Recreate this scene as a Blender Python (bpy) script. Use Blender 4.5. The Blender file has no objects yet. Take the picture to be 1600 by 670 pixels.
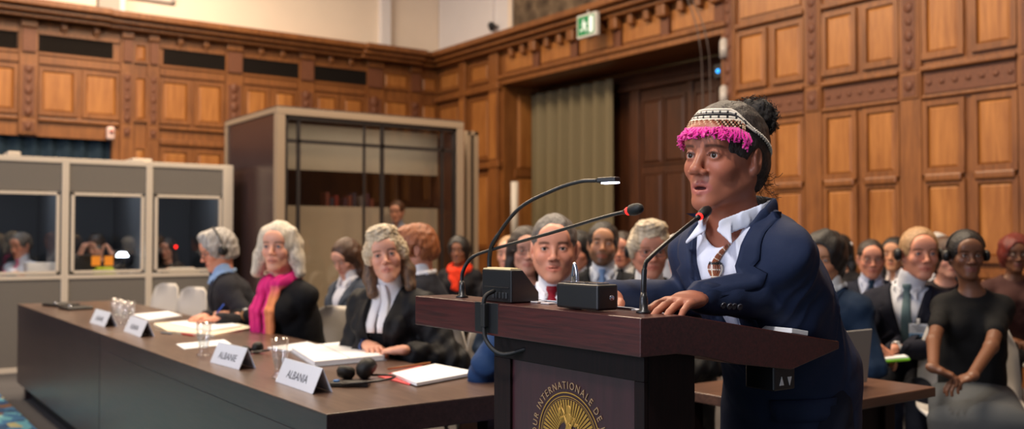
import bpy, bmesh, math, random
import numpy as np
from mathutils import Vector, Matrix
random.seed(5); RNG = np.random.default_rng(5)
PI = math.pi
COL = bpy.context.scene.collection

# ---------------------------------------------------------------- camera model
CF, CX, CY, CH = 1474.0, 800.0, 335.0, 1.28
PITCH = math.atan((372 - 335) / CF)
FH = Vector((0.5839, 0.8119, 0)).normalized()
RT = Vector((FH.y, -FH.x, 0))
FW = FH * math.cos(PITCH) + Vector((0, 0, math.sin(PITCH)))
UP = RT.cross(FW)
CAM = Vector((0, 0, CH))
def ray(px, py): return FW + RT * ((px - CX) / CF) + UP * ((CY - py) / CF)
def at_z(px, py, z): d = ray(px, py); return CAM + d * ((z - CH) / d.z)
def at_u(px, py, u): d = ray(px, py); return CAM + d * (u / d.x)
def at_v(px, py, v): d = ray(px, py); return CAM + d * (v / d.y)
def at_d(px, py, Z): d = ray(px, py); return CAM + d * (Z / d.dot(FH))

# ---------------------------------------------------------------- materials
MATS = {}
def _lin(c): return tuple(((x / 12.92) if x <= .04045 else ((x + .055) / 1.055) ** 2.4) for x in c)
def srgb(r, g, b): return _lin((r / 255, g / 255, b / 255))
def newmat(name):
    m = bpy.data.materials.new(name); m.use_nodes = True
    nt = m.node_tree; b = nt.nodes['Principled BSDF']
    return m, nt, b
def N(nt, t, **kw):
    n = nt.nodes.new(t)
    for k, v in kw.items():
        if k.startswith('i_'): n.inputs[k[2:].replace('_', ' ')].default_value = v
        else: setattr(n, k, v)
    return n
def plain(name, col, rough=.6, metal=0, spec=.5, var=.12, scale=60, bump=.0, emit=0, alpha=1, trans=0, coat=0, sheen=0):
    if name in MATS: return MATS[name]
    m, nt, b = newmat(name)
    c4 = (*col, 1)
    tc = N(nt, 'ShaderNodeTexCoord'); ns = N(nt, 'ShaderNodeTexNoise', i_Scale=scale, i_Detail=3)
    nt.links.new(tc.outputs['Object'], ns.inputs['Vector'])
    mx = N(nt, 'ShaderNodeMix', data_type='RGBA')
    mx.inputs[6].default_value = tuple(x * (1 - var) for x in col) + (1,)
    mx.inputs[7].default_value = tuple(min(1, x * (1 + var)) for x in col) + (1,)
    nt.links.new(ns.outputs['Fac'], mx.inputs[0]); nt.links.new(mx.outputs[2], b.inputs['Base Color'])
    b.inputs['Roughness'].default_value = rough; b.inputs['Metallic'].default_value = metal
    b.inputs['Specular IOR Level'].default_value = spec
    if coat: b.inputs['Coat Weight'].default_value = coat; b.inputs['Coat Roughness'].default_value = .15
    if sheen: b.inputs['Sheen Weight'].default_value = sheen
    if trans: b.inputs['Transmission Weight'].default_value = trans; b.inputs['IOR'].default_value = 1.45
    if bump:
        bp = N(nt, 'ShaderNodeBump', i_Strength=bump, i_Distance=.002)
        nt.links.new(ns.outputs['Fac'], bp.inputs['Height']); nt.links.new(bp.outputs[0], b.inputs['Normal'])
    if emit:
        b.inputs['Emission Color'].default_value = c4; b.inputs['Emission Strength'].default_value = emit
    MATS[name] = m; return m
def cloth(name, col, rough=.85, var=.18, weave=900, sheen=.0):
    if name in MATS: return MATS[name]
    if name[:4] in ('coat', 'robe') and max(col) < .2: col = tuple(c*.6 for c in col)
    m, nt, b = newmat(name)
    tc = N(nt, 'ShaderNodeTexCoord')
    n1 = N(nt, 'ShaderNodeTexNoise', i_Scale=weave, i_Detail=2); n2 = N(nt, 'ShaderNodeTexNoise', i_Scale=22, i_Detail=4)
    for n in (n1, n2): nt.links.new(tc.outputs['Object'], n.inputs['Vector'])
    mx = N(nt, 'ShaderNodeMix', data_type='RGBA')
    mx.inputs[6].default_value = tuple(x * (1 - var) for x in col) + (1,)
    mx.inputs[7].default_value = tuple(min(1, x * (1 + var)) for x in col) + (1,)
    nt.links.new(n1.outputs['Fac'], mx.inputs[0]); nt.links.new(mx.outputs[2], b.inputs['Base Color'])
    bp = N(nt, 'ShaderNodeBump', i_Strength=.35, i_Distance=.006)
    nt.links.new(n2.outputs['Fac'], bp.inputs['Height']); nt.links.new(bp.outputs[0], b.inputs['Normal'])
    b.inputs['Roughness'].default_value = rough; b.inputs['Sheen Weight'].default_value = sheen
    b.inputs['Specular IOR Level'].default_value = .3
    MATS[name] = m; return m
def wood(name, c1, c2, rough=.45, scale=3., axis='Z', stretch=12, spec=.5, coat=0, bump=.15):
    if name in MATS: return MATS[name]
    m, nt, b = newmat(name)
    tc = N(nt, 'ShaderNodeTexCoord'); mp = N(nt, 'ShaderNodeMapping')
    sc = [stretch] * 3; sc['XYZ'.index(axis)] = 1; mp.inputs['Scale'].default_value = sc
    nt.links.new(tc.outputs['Object'], mp.inputs['Vector'])
    n1 = N(nt, 'ShaderNodeTexNoise', i_Scale=scale, i_Detail=6, i_Roughness=.65, i_Distortion=.6)
    nt.links.new(mp.outputs[0], n1.inputs['Vector'])
    n2 = N(nt, 'ShaderNodeTexNoise', i_Scale=1.3, i_Detail=2)
    nt.links.new(tc.outputs['Object'], n2.inputs['Vector'])
    ad = N(nt, 'ShaderNodeMath', operation='MULTIPLY_ADD'); ad.inputs[1].default_value = .45
    nt.links.new(n2.outputs['Fac'], ad.inputs[0]); nt.links.new(n1.outputs['Fac'], ad.inputs[2])
    rp = N(nt, 'ShaderNodeValToRGB'); e = rp.color_ramp.elements
    e[0].position = .5; e[0].color = (*c1, 1); e[1].position = .95; e[1].color = (*c2, 1)
    nt.links.new(ad.outputs[0], rp.inputs[0]); nt.links.new(rp.outputs[0], b.inputs['Base Color'])
    bp = N(nt, 'ShaderNodeBump', i_Strength=bump, i_Distance=.002)
    nt.links.new(n1.outputs['Fac'], bp.inputs['Height']); nt.links.new(bp.outputs[0], b.inputs['Normal'])
    b.inputs['Roughness'].default_value = rough; b.inputs['Specular IOR Level'].default_value = spec
    if coat: b.inputs['Coat Weight'].default_value = coat; b.inputs['Coat Roughness'].default_value = .2
    MATS[name] = m; return m
def hairmat(name, c1, c2, rough=.45, scale=90, stretch=.12, bump=.8):
    if name in MATS: return MATS[name]
    m, nt, b = newmat(name)
    tc = N(nt, 'ShaderNodeTexCoord'); mp = N(nt, 'ShaderNodeMapping'); mp.inputs['Scale'].default_value = (1, 1, stretch)
    nt.links.new(tc.outputs['Object'], mp.inputs['Vector'])
    n1 = N(nt, 'ShaderNodeTexNoise', i_Scale=scale, i_Detail=4, i_Distortion=.5)
    nt.links.new(mp.outputs[0], n1.inputs['Vector'])
    rp = N(nt, 'ShaderNodeValToRGB'); e = rp.color_ramp.elements
    e[0].position = .35; e[0].color = (*c1, 1); e[1].position = .68; e[1].color = (*c2, 1)
    nt.links.new(n1.outputs['Fac'], rp.inputs[0]); nt.links.new(rp.outputs[0], b.inputs['Base Color'])
    bp = N(nt, 'ShaderNodeBump', i_Strength=bump, i_Distance=.004)
    nt.links.new(n1.outputs['Fac'], bp.inputs['Height']); nt.links.new(bp.outputs[0], b.inputs['Normal'])
    b.inputs['Roughness'].default_value = rough
    MATS[name] = m; return m
def vcolmat(name, rough=.5, sss=0, bump=.12, scale=260, spec=.45):
    if name in MATS: return MATS[name]
    m, nt, b = newmat(name)
    at = N(nt, 'ShaderNodeAttribute', attribute_name='Col'); nt.links.new(at.outputs['Color'], b.inputs['Base Color'])
    tc = N(nt, 'ShaderNodeTexCoord'); ns = N(nt, 'ShaderNodeTexNoise', i_Scale=scale, i_Detail=3)
    nt.links.new(tc.outputs['Object'], ns.inputs['Vector'])
    bp = N(nt, 'ShaderNodeBump', i_Strength=bump, i_Distance=.002)
    nt.links.new(ns.outputs['Fac'], bp.inputs['Height']); nt.links.new(bp.outputs[0], b.inputs['Normal'])
    b.inputs['Roughness'].default_value = rough; b.inputs['Specular IOR Level'].default_value = spec
    if sss:
        b.inputs['Subsurface Weight'].default_value = sss; b.inputs['Subsurface Radius'].default_value = (1, .35, .2)
        b.inputs['Subsurface Scale'].default_value = .006
    MATS[name] = m; return m
def glass(name, col=(1, 1, 1), rough=.02, mixv=.12, tint=None):
    # clear pane: mostly see-through with a glossy reflection
    if name in MATS: return MATS[name]
    m, nt, b = newmat(name); nt.nodes.remove(b)
    out = nt.nodes['Material Output']
    tr = N(nt, 'ShaderNodeBsdfTransparent'); tr.inputs[0].default_value = (*(tint or col), 1)
    gl = N(nt, 'ShaderNodeBsdfGlossy', i_Roughness=rough); gl.inputs[0].default_value = (*col, 1)
    lw_ = N(nt, 'ShaderNodeLayerWeight', i_Blend=.5); pw = N(nt, 'ShaderNodeMath', operation='POWER'); pw.inputs[1].default_value = 4
    nt.links.new(lw_.outputs['Facing'], pw.inputs[0])
    ad = N(nt, 'ShaderNodeMath', operation='MULTIPLY_ADD', use_clamp=True); ad.inputs[1].default_value = .7; ad.inputs[2].default_value = mixv
    nt.links.new(pw.outputs[0], ad.inputs[0])
    ms = N(nt, 'ShaderNodeMixShader'); nt.links.new(ad.outputs[0], ms.inputs[0])
    nt.links.new(tr.outputs[0], ms.inputs[1]); nt.links.new(gl.outputs[0], ms.inputs[2]); nt.links.new(ms.outputs[0], out.inputs[0])
    MATS[name] = m; return m

# ---------------------------------------------------------------- objects
def tag(o, label=None, cat=None, group=None, kind=None):
    if label: o['label'] = label
    if cat: o['category'] = cat
    if group: o['group'] = group
    if kind: o['kind'] = kind
    return o
def empty(name, loc=(0, 0, 0), rz=0, label=None, cat=None, group=None):
    o = bpy.data.objects.new(name, None); COL.objects.link(o); o.empty_display_size = .1
    o.location = loc; o.rotation_euler = (0, 0, rz)
    return tag(o, label, cat, group)
def link_mesh(name, me, mats, parent=None, smooth=None):
    o = bpy.data.objects.new(name, me); COL.objects.link(o)
    for m in (mats if isinstance(mats, (list, tuple)) else [mats]): me.materials.append(m)
    if parent: o.parent = parent
    if smooth is not None and len(me.polygons):
        me.polygons.foreach_set('use_smooth', [smooth] * len(me.polygons))
    return o
class MB:
    """collects shapes; build() links them as one mesh object"""
    def __init__(s): s.v = []; s.f = []; s.m = []; s.sm = []
    def raw(s, v, f, mi=0, smooth=False):
        n = len(s.v); s.v += [tuple(p) for p in v]; s.f += [tuple(i + n for i in q) for q in f]
        s.m += [mi] * len(f); s.sm += [smooth] * len(f); return s
    def box(s, a, b, mi=0, bev=0, rot=None, piv=None):
        x0, y0, z0 = [min(a[i], b[i]) for i in range(3)]; x1, y1, z1 = [max(a[i], b[i]) for i in range(3)]
        bm = bmesh.new()
        vs = [bm.verts.new(p) for p in ((x0,y0,z0),(x1,y0,z0),(x1,y1,z0),(x0,y1,z0),(x0,y0,z1),(x1,y0,z1),(x1,y1,z1),(x0,y1,z1))]
        for q in ((0,3,2,1),(4,5,6,7),(0,1,5,4),(1,2,6,5),(2,3,7,6),(3,0,4,7)): bm.faces.new([vs[i] for i in q])
        if bev:
            bev = min(bev, .45 * min(x1 - x0, y1 - y0, z1 - z0))
            bmesh.ops.bevel(bm, geom=list(bm.edges), offset=bev, segments=2, affect='EDGES', profile=.5)
        vv = [v.co.copy() for v in bm.verts]
        if rot:
            pv = Vector(piv) if piv else Vector(((x0+x1)/2, (y0+y1)/2, (z0+z1)/2))
            vv = [rot @ (p - pv) + pv for p in vv]
        bm.verts.index_update(); ff = [[v.index for v in f.verts] for f in bm.faces]; bm.free()
        return s.raw(vv, ff, mi)
    def frustum(s, a, b, inset, depth_axis, mi=0):
        """raised panel: slab whose outer face is inset; depth_axis +-1..3, outward direction"""
        ax = abs(depth_axis) - 1; sg = 1 if depth_axis > 0 else -1
        lo = [min(a[i], b[i]) for i in range(3)]; hi = [max(a[i], b[i]) for i in range(3)]
        o = [i for i in range(3) if i != ax]
        near, far = (lo[ax], hi[ax]) if sg > 0 else (hi[ax], lo[ax])
        def pt(p, q, r):
            c = [0, 0, 0]; c[o[0]] = p; c[o[1]] = q; c[ax] = r; return c
        B = [pt(lo[o[0]],lo[o[1]],near),pt(hi[o[0]],lo[o[1]],near),pt(hi[o[0]],hi[o[1]],near),pt(lo[o[0]],hi[o[1]],near)]
        i = inset
        T = [pt(lo[o[0]]+i,lo[o[1]]+i,far),pt(hi[o[0]]-i,lo[o[1]]+i,far),pt(hi[o[0]]-i,hi[o[1]]-i,far),pt(lo[o[0]]+i,hi[o[1]]-i,far)]
        return s.raw(B + T, [(0,3,2,1),(4,5,6,7),(0,1,5,4),(1,2,6,5),(2,3,7,6),(3,0,4,7)], mi)
    def tube(s, pts, r, n=10, mi=0, caps=True):
        pts = [Vector(p) for p in pts]; rr = r if isinstance(r, (list, tuple)) else [r] * len(pts)
        tan = []
        for i in range(len(pts)):
            t = pts[min(i + 1, len(pts) - 1)] - pts[max(i - 1, 0)]; tan.append(t.normalized())
        ref = Vector((0, 0, 1)) if abs(tan[0].z) < .9 else Vector((1, 0, 0))
        a = tan[0].cross(ref).normalized(); V = []; F = []
        for i, p in enumerate(pts):
            a = (a - tan[i] * a.dot(tan[i])).normalized(); b = tan[i].cross(a)
            for k in range(n):
                t = 2 * PI * k / n; V.append(p + (a * math.cos(t) + b * math.sin(t)) * rr[i])
        for i in range(len(pts) - 1):
            for k in range(n):
                k2 = (k + 1) % n; F.append((i*n+k, i*n+k2, (i+1)*n+k2, (i+1)*n+k))
        if caps: F.append(tuple(reversed(range(n)))); F.append(tuple((len(pts)-1)*n + k for k in range(n)))
        return s.raw(V, F, mi, True)
    def cyl(s, c, r, z0, z1, n=24, mi=0, r2=None):
        return s.tube([(c[0], c[1], z0), (c[0], c[1], z1)], [r, r if r2 is None else r2], n, mi)
    def lathe(s, c, prof, n=24, mi=0, M=None):
        V = []; F = []
        for (r, z) in prof:
            for k in range(n):
                t = 2 * PI * k / n; p = Vector((r * math.cos(t), r * math.sin(t), z))
                if M: p = M @ p
                V.append(p + Vector(c))
        for i in range(len(prof) - 1):
            for k in range(n):
                k2 = (k + 1) % n; F.append((i*n+k, i*n+k2, (i+1)*n+k2, (i+1)*n+k))
        return s.raw(V, F, mi, True)
    def ball(s, c, r, n=10, m=8, mi=0, M=None):
        r = r if isinstance(r, (list, tuple)) else (r,) * 3
        V = []; F = []
        for i in range(m + 1):
            ph = PI * i / m
            for k in range(n):
                t = 2 * PI * k / n
                p = Vector((r[0]*math.sin(ph)*math.cos(t), r[1]*math.sin(ph)*math.sin(t), r[2]*math.cos(ph)))
                if M: p = M @ p
                V.append(p + Vector(c))
        for i in range(m):
            for k in range(n):
                k2 = (k + 1) % n; F.append((i*n+k, (i+1)*n+k, (i+1)*n+k2, i*n+k2))
        return s.raw(V, F, mi, True)
    def prism(s, poly, ax, a0, a1, mi=0):
        """poly of 2D points in the other two axes (x,y order), extruded along axis ax from a0 to a1"""
        o = [i for i in range(3) if i != ax]
        def pt(p, r):
            c = [0, 0, 0]; c[o[0]] = p[0]; c[o[1]] = p[1]; c[ax] = r; return c
        n = len(poly); V = [pt(p, a0) for p in poly] + [pt(p, a1) for p in poly]
        F = [tuple(range(n)), tuple(range(2*n-1, n-1, -1))] + [(i, i+n, (i+1) % n + n, (i+1) % n) for i in range(n)]
        return s.raw(V, F, mi)
    def build(s, name, mats, parent=None, fix=True):
        me = bpy.data.meshes.new(name); me.from_pydata([tuple(p) for p in s.v], [], s.f)
        ms = mats if isinstance(mats, (list, tuple)) else [mats]
        for m in ms: me.materials.append(m)
        me.polygons.foreach_set('material_index', s.m); me.polygons.foreach_set('use_smooth', s.sm)
        if fix:
            bm = bmesh.new(); bm.from_mesh(me); bmesh.ops.recalc_face_normals(bm, faces=bm.faces); bm.to_mesh(me); bm.free()
        o = bpy.data.objects.new(name, me); COL.objects.link(o)
        if parent: o.parent = parent
        return o
def text_geo(txt, size, depth=.0006):
    """flat lettering as vertices and faces in the xy plane, centred on x, baseline at y=0"""
    cu = bpy.data.curves.new('lettering', 'FONT'); cu.body = txt; cu.size = size; cu.extrude = depth
    cu.align_x = 'CENTER'; cu.resolution_u = 3
    o = bpy.data.objects.new('lettering', cu); COL.objects.link(o)
    bpy.context.view_layer.update()
    me = bpy.data.meshes.new_from_object(o.evaluated_get(bpy.context.evaluated_depsgraph_get()))
    v = [p.co.copy() for p in me.vertices]; f = [tuple(p.vertices) for p in me.polygons]
    bpy.data.objects.remove(o); bpy.data.curves.remove(cu); bpy.data.meshes.remove(me)
    return v, f
def bezpts(P, n=24):
    """smooth curve through points (Catmull-Rom)"""
    P = [Vector(p) for p in P]; P = [P[0]*2 - P[1]] + P + [P[-1]*2 - P[-2]]; out = []
    for i in range(1, len(P) - 2):
        for k in range(n):
            t = k / n; a, b, c, d = P[i-1:i+3]
            out.append(.5 * ((2*b) + (c-a)*t + (2*a-5*b+4*c-d)*t*t + (3*b-a-3*c+d)*t**3))
    out.append(P[-2]); return out

# ---------------------------------------------------------------- distance-field sculpting
class Vol:
    def __init__(s, lo, hi, h):
        s.h = h; s.lo = np.array(lo, float); s.n = [int(math.ceil((hi[i]-lo[i])/h)) + 1 for i in range(3)]
        s.ax = [(s.lo[i] + h*np.arange(s.n[i])).astype(np.float32) for i in range(3)]
        s.g = np.full(s.n, .08, np.float32); s.fr()
    def fr(s, o=(0, 0, 0), R=None, sc=1.):
        s.o = np.array(o, float); s.R = np.eye(3) if R is None else np.array(R, float); s.s = sc; return s
    def _reg(s, c, rad, k):
        w = s.R @ (np.array(c, float) * s.s) + s.o; rad = rad * s.s + k + 2.5 * s.h; sl = []
        for i in range(3):
            a = max(0, int((w[i]-rad-s.lo[i])/s.h)); b = min(s.n[i], int((w[i]+rad-s.lo[i])/s.h) + 2)
            if b <= a: return None
            sl.append(slice(a, b))
        P = [s.ax[i][sl[i]] - np.float32(s.o[i]) for i in range(3)]
        R = s.R.astype(np.float32) / np.float32(s.s)
        q = [P[0][:, None, None]*R[0, j] + P[1][None, :, None]*R[1, j] + P[2][None, None, :]*R[2, j] for j in range(3)]
        return tuple(sl), q
    def _mix(s, sl, d, k, op):
        a = s.g[sl]; d = d * s.s
        if op == 'u':
            if k > 0: h = np.maximum(k - np.abs(a-d), 0)/k; s.g[sl] = np.minimum(a, d) - h*h*k*.25
            else: s.g[sl] = np.minimum(a, d)
        elif op == 's':
            d = -d
            if k > 0: h = np.maximum(k - np.abs(a-d), 0)/k; s.g[sl] = np.maximum(a, d) + h*h*k*.25
            else: s.g[sl] = np.maximum(a, d)
    def ell(s, c, r, k=0, op='u', rot=None):
        r = r if isinstance(r, (list, tuple)) else (r,)*3
        R = s._reg(c, max(r), k)
        if R is None: return s
        sl, q = R; w = [q[i]-np.float32(c[i]) for i in range(3)]
        if rot is not None:
            M = np.array(rot, np.float32); w = [w[0]*M[0, j] + w[1]*M[1, j] + w[2]*M[2, j] for j in range(3)]
        k0 = np.sqrt(sum((w[i]/r[i])**2 for i in range(3))) + 1e-6; k1 = np.sqrt(sum((w[i]/(r[i]*r[i]))**2 for i in range(3))) + 1e-6
        s._mix(sl, k0*(k0-1)/k1, k, op); return s
    def cone(s, a, b, ra, rb=None, k=0, op='u'):
        rb = ra if rb is None else rb; a = np.array(a, float); b = np.array(b, float)
        R = s._reg((a+b)/2, np.linalg.norm(b-a)/2 + max(ra, rb), k)
        if R is None: return s
        sl, q = R; ab = b-a; L = float(ab@ab) + 1e-9
        t = np.clip(sum((q[i]-np.float32(a[i]))*np.float32(ab[i]) for i in range(3))/L, 0, 1)
        d = np.sqrt(sum((q[i]-np.float32(a[i])-t*np.float32(ab[i]))**2 for i in range(3))) - (ra + (rb-ra)*t)
        s._mix(sl, d, k, op); return s
    def econe(s, a, b, ra, rb, k=0, xa=(1, 0, 0), op='u', cap=.5):
        """elliptical cone, radii (rx, ry) at both ends; rx lies along xa"""
        a = np.array(a, float); b = np.array(b, float); ab = b-a; Ln = np.linalg.norm(ab); ez = ab/(Ln+1e-9)
        xa = np.array(xa, float); ex = xa - ez*(xa@ez); ex /= np.linalg.norm(ex); ey = np.cross(ez, ex)
        R = s._reg((a+b)/2, Ln/2 + max(*ra, *rb), k)
        if R is None: return s
        sl, q = R; w = [q[i]-np.float32(a[i]) for i in range(3)]
        dt = lambda e: sum(w[i]*np.float32(e[i]) for i in range(3))
        z = dt(ez); t = np.clip(z/Ln, 0, 1); x = dt(ex); y = dt(ey); zz = z - t*Ln
        rx = ra[0] + (rb[0]-ra[0])*t; ry = ra[1] + (rb[1]-ra[1])*t; rz = np.minimum(rx, ry)*cap*2
        k0 = np.sqrt((x/rx)**2 + (y/ry)**2 + (zz/rz)**2) + 1e-6; k1 = np.sqrt((x/rx**2)**2 + (y/ry**2)**2 + (zz/rz**2)**2) + 1e-6
        s._mix(sl, k0*(k0-1)/k1, k, op); return s
    def bx(s, c, hs, rnd=.003, k=0, op='u', rot=None):
        R = s._reg(c, float(np.linalg.norm(hs)), k)
        if R is None: return s
        sl, q = R; w = [q[i]-np.float32(c[i]) for i in range(3)]
        if rot is not None:
            M = np.array(rot, np.float32); w = [w[0]*M[0, j] + w[1]*M[1, j] + w[2]*M[2, j] for j in range(3)]
        e = [np.abs(w[i]) - (hs[i]-rnd) for i in range(3)]
        d = np.sqrt(sum(np.maximum(x, 0)**2 for x in e)) + np.minimum(np.maximum(np.maximum(e[0], e[1]), e[2]), 0) - rnd
        s._mix(sl, d, k, op); return s
    def field(s, fn):
        """fn(x,y,z) in the current frame over the whole grid -> value added to the field"""
        P = [s.ax[i] - np.float32(s.o[i]) for i in range(3)]; R = s.R.astype(np.float32)/np.float32(s.s)
        q = [P[0][:, None, None]*R[0, j] + P[1][None, :, None]*R[1, j] + P[2][None, None, :]*R[2, j] for j in range(3)]
        s.g += fn(*q).astype(np.float32); return s
    def front(s, x, z, default=.1):
        i = int(round((x-s.lo[0])/s.h)); k = int(round((z-s.lo[2])/s.h))
        if not (0 <= i < s.n[0] and 0 <= k < s.n[2]): return default
        c = s.g[i, :, k]; w = np.nonzero(c < 0)[0]
        if len(w) == 0: return default
        j = w[-1]
        if j+1 >= s.n[1]: return float(s.ax[1][j])
        return float(s.ax[1][j] + s.h * c[j]/(c[j]-c[j+1]+1e-9))
    def mesh(s):
        g = s.g.copy(); g[0] = g[-1] = .05; g[:, 0] = g[:, -1] = .05; g[:, :, 0] = g[:, :, -1] = .05
        ins = g < 0; n = g.shape
        cnt = np.zeros((n[0]-1, n[1]-1, n[2]-1), np.int8)
        offs = [(i, j, k) for i in (0, 1) for j in (0, 1) for k in (0, 1)]
        for (i, j, k) in offs: cnt += ins[i:n[0]-1+i, j:n[1]-1+j, k:n[2]-1+k]
        act = (cnt > 0) & (cnt < 8); I = np.argwhere(act)
        idx = np.full(act.shape, -1, np.int32); idx[act] = np.arange(len(I))
        cv = np.stack([g[I[:, 0]+i, I[:, 1]+j, I[:, 2]+k] for (i, j, k) in offs], 1)
        O = np.array(offs, float); acc = np.zeros((len(I), 3)); ct = np.zeros(len(I))
        for a in range(8):
            for b in range(a+1, 8):
                if abs(O[a]-O[b]).sum() != 1: continue
                m = (cv[:, a] < 0) != (cv[:, b] < 0); t = cv[:, a]/(cv[:, a]-cv[:, b]+1e-12)
                p = O[a][None] + (O[b]-O[a])[None]*t[:, None]
                acc[m] += p[m]; ct[m] += 1
        v = (I + acc/ct[:, None])*s.h + s.lo
        F = []
        for ax in range(3):
            o1, o2 = [(1, 2), (2, 0), (0, 1)][ax]
            sl0 = [slice(1, None)]*3; sl0[ax] = slice(0, -1); sl1 = [slice(1, None)]*3; sl1[ax] = slice(1, None)
            A = ins[tuple(sl0)]; B = ins[tuple(sl1)]
            E = np.argwhere(A != B)
            if not len(E): continue
            sg = A[E[:, 0], E[:, 1], E[:, 2]]; E = E + 1; E[:, ax] -= 1
            e1 = np.zeros(3, int); e1[o1] = 1; e2 = np.zeros(3, int); e2[o2] = 1
            ok = np.all(E < np.array(act.shape), 1); E = E[ok]; sg = sg[ok]
            q = [idx[tuple((E-d).T)] for d in (e1*0, e1, e1+e2, e2)]
            Q = np.stack(q, 1); Q = np.where(sg[:, None], Q, Q[:, ::-1]); F.append(Q)
        return v, np.concatenate(F) if F else np.zeros((0, 4), int)
def vol_obj(name, V, mats, parent=None, colfn=None, smooth=1, matfn=None):
    v, f = V.mesh() if isinstance(V, Vol) else V
    if smooth and len(f):
        for _ in range(smooth):
            acc = np.zeros_like(v); ct = np.zeros(len(v))
            for a, b in ((0, 1), (1, 2), (2, 3), (3, 0)):
                np.add.at(acc, f[:, a], v[f[:, b]]); np.add.at(ct, f[:, a], 1)
                np.add.at(acc, f[:, b], v[f[:, a]]); np.add.at(ct, f[:, b], 1)
            v = v*.5 + .5*acc/np.maximum(ct, 1)[:, None]
    me = bpy.data.meshes.new(name)
    me.vertices.add(len(v)); me.vertices.foreach_set('co', v.astype(np.float32).ravel())
    me.loops.add(len(f)*4); me.loops.foreach_set('vertex_index', f.astype(np.int32).ravel())
    me.polygons.add(len(f)); me.polygons.foreach_set('loop_start', np.arange(0, len(f)*4, 4, dtype=np.int32))
    me.polygons.foreach_set('loop_total', np.full(len(f), 4, np.int32))
    me.update(calc_edges=True); me.validate()
    me.polygons.foreach_set('use_smooth', np.ones(len(me.polygons), bool))
    if colfn is not None:
        c = colfn(v); a = me.color_attributes.new('Col', 'FLOAT_COLOR', 'POINT')
        a.data.foreach_set('color', np.concatenate([c, np.ones((len(v), 1))], 1).astype(np.float32).ravel())
    o = link_mesh(name, me, mats, parent)
    if matfn is not None:
        me.polygons.foreach_set('material_index', matfn(v[f].mean(1)).astype(np.int32))
    return o
def wav(x, y, z, f, seed=0.):
    return (np.sin(f*(x+.6*y)+seed+1.7*np.sin(f*.6*z+seed)) * np.sin(f*(z*1.1-.4*x)+2.3*seed+np.sin(f*.7*y)) + .5*np.sin(f*2.1*(y+.5*z)+seed*3+np.sin(f*1.3*x)))/1.5
# ================================================================ THE HALL
U0, V0, ZC = 8.3, 13.7, 7.4
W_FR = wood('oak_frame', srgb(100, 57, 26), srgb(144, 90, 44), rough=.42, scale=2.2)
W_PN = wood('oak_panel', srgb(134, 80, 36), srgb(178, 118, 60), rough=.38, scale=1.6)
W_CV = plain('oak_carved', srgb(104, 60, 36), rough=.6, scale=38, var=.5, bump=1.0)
W_DK = wood('oak_dark_door', srgb(48, 24, 10), srgb(82, 44, 20), rough=.5, scale=2)  # dark wood of the doors at the back of the opening
CREAM = plain('cream_plaster', srgb(234, 216, 196), rough=.9, var=.04, scale=3)
WHITE_PL = plain('pale_plaster', srgb(226, 220, 218), rough=.9, var=.03, scale=3)
GREYPL = plain('stone_grey_plaster', srgb(176, 166, 156), rough=.9, var=.05, scale=4)

def wallpart(mb, side, a0, a1, z0, z1, d0, d1, mi=0, bev=0):
    """box on a wall; a = position along it, d = how far it stands proud into the room"""
    if side == 'L': mb.box((a0, V0-d1, z0), (a1, V0-d0, z1), mi, bev)
    else: mb.box((U0-d1, a0, z0), (U0-d0, a1, z1), mi, bev)
def panel(mb, side, a0, a1, z0, z1, fw=.05, pd=.03):
    w = wallpart
    w(mb, side, a0, a1, z1-fw, z1, 0, pd); w(mb, side, a0, a1, z0, z0+fw*1.25, 0, pd*1.2)
    w(mb, side, a0, a0+fw, z0+fw*1.25, z1-fw, 0, pd); w(mb, side, a1-fw, a1, z0+fw*1.25, z1-fw, 0, pd)
    g = fw*.95
    if side == 'L': mb.frustum((a0+g, V0-.022, z0+g), (a1-g, V0-.001, z1-g), .035, -2, 1)
    else: mb.frustum((U0-.022, a0+g, z0+g), (U0-.001, a1-g, z1-g), .035, -1, 1)
def carved(mb, side, a0, a1, z0, z1, pd=.04):
    wallpart(mb, side, a0, a1, z0, z1, 0, pd, 0, .004); e = .022
    wallpart(mb, side, a0+e, a1-e, z0+e, z1-e, pd, pd+.006, 2)
    horiz = (a1-a0) > (z1-z0); n = max(1, int(max(a1-a0, z1-z0)/.13))
    for i in range(n):
        t = (i+.5)/n
        a, z = (a0+(a1-a0)*t, (z0+z1)/2) if horiz else ((a0+a1)/2, z0+(z1-z0)*t)
        r = min(a1-a0, z1-z0)*.26
        c = (a, V0-pd-.006, z) if side == 'L' else (U0-pd-.006, a, z)
        rr = (r, .018, r*1.25) if side == 'L' else (.018, r, r*1.25)
        mb.ball(c, rr if i % 2 == 0 else tuple(x*.75 for x in rr), 8, 5, 2)
WM = [W_FR, W_PN, W_CV]
# ---- left (rear) wall
mb = MB()
mb.box((-9, V0, 2.62), (U0+1.2, V0+.2, 4.3)); mb.box((at_v(175, 230, V0).x, V0, 0), (U0+1.2, V0+.2, 2.62))
uL = lambda px: at_v(px, 120, V0).x
for lo, hi in ((-6, -2.6),):
    pass
pil = [(-205, -180), (32, 56), (190, 206), (232, 246), (353, 377), (467, 488), (572, 596), (640, 655)]
for a, b in pil:
    a, b = uL(a), uL(b); wallpart(mb, 'L', a-.02, b+.02, .0 if a > uL(180) else 2.64, 4.16, 0, .035)
    carved(mb, 'L', a, b, 2.86, 3.56); carved(mb, 'L', a, b, 2.66, 2.82)
    wallpart(mb, 'L', a+.01, b-.01, 3.72, 4.02, .035, .07, 2)
    wallpart(mb, 'L', a-.01, b+.01, 4.04, 4.16, .03, .08, 0, .01)
bays = [(-180, 32), (56, 190), (246, 353), (377, 467), (488, 572)]
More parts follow.
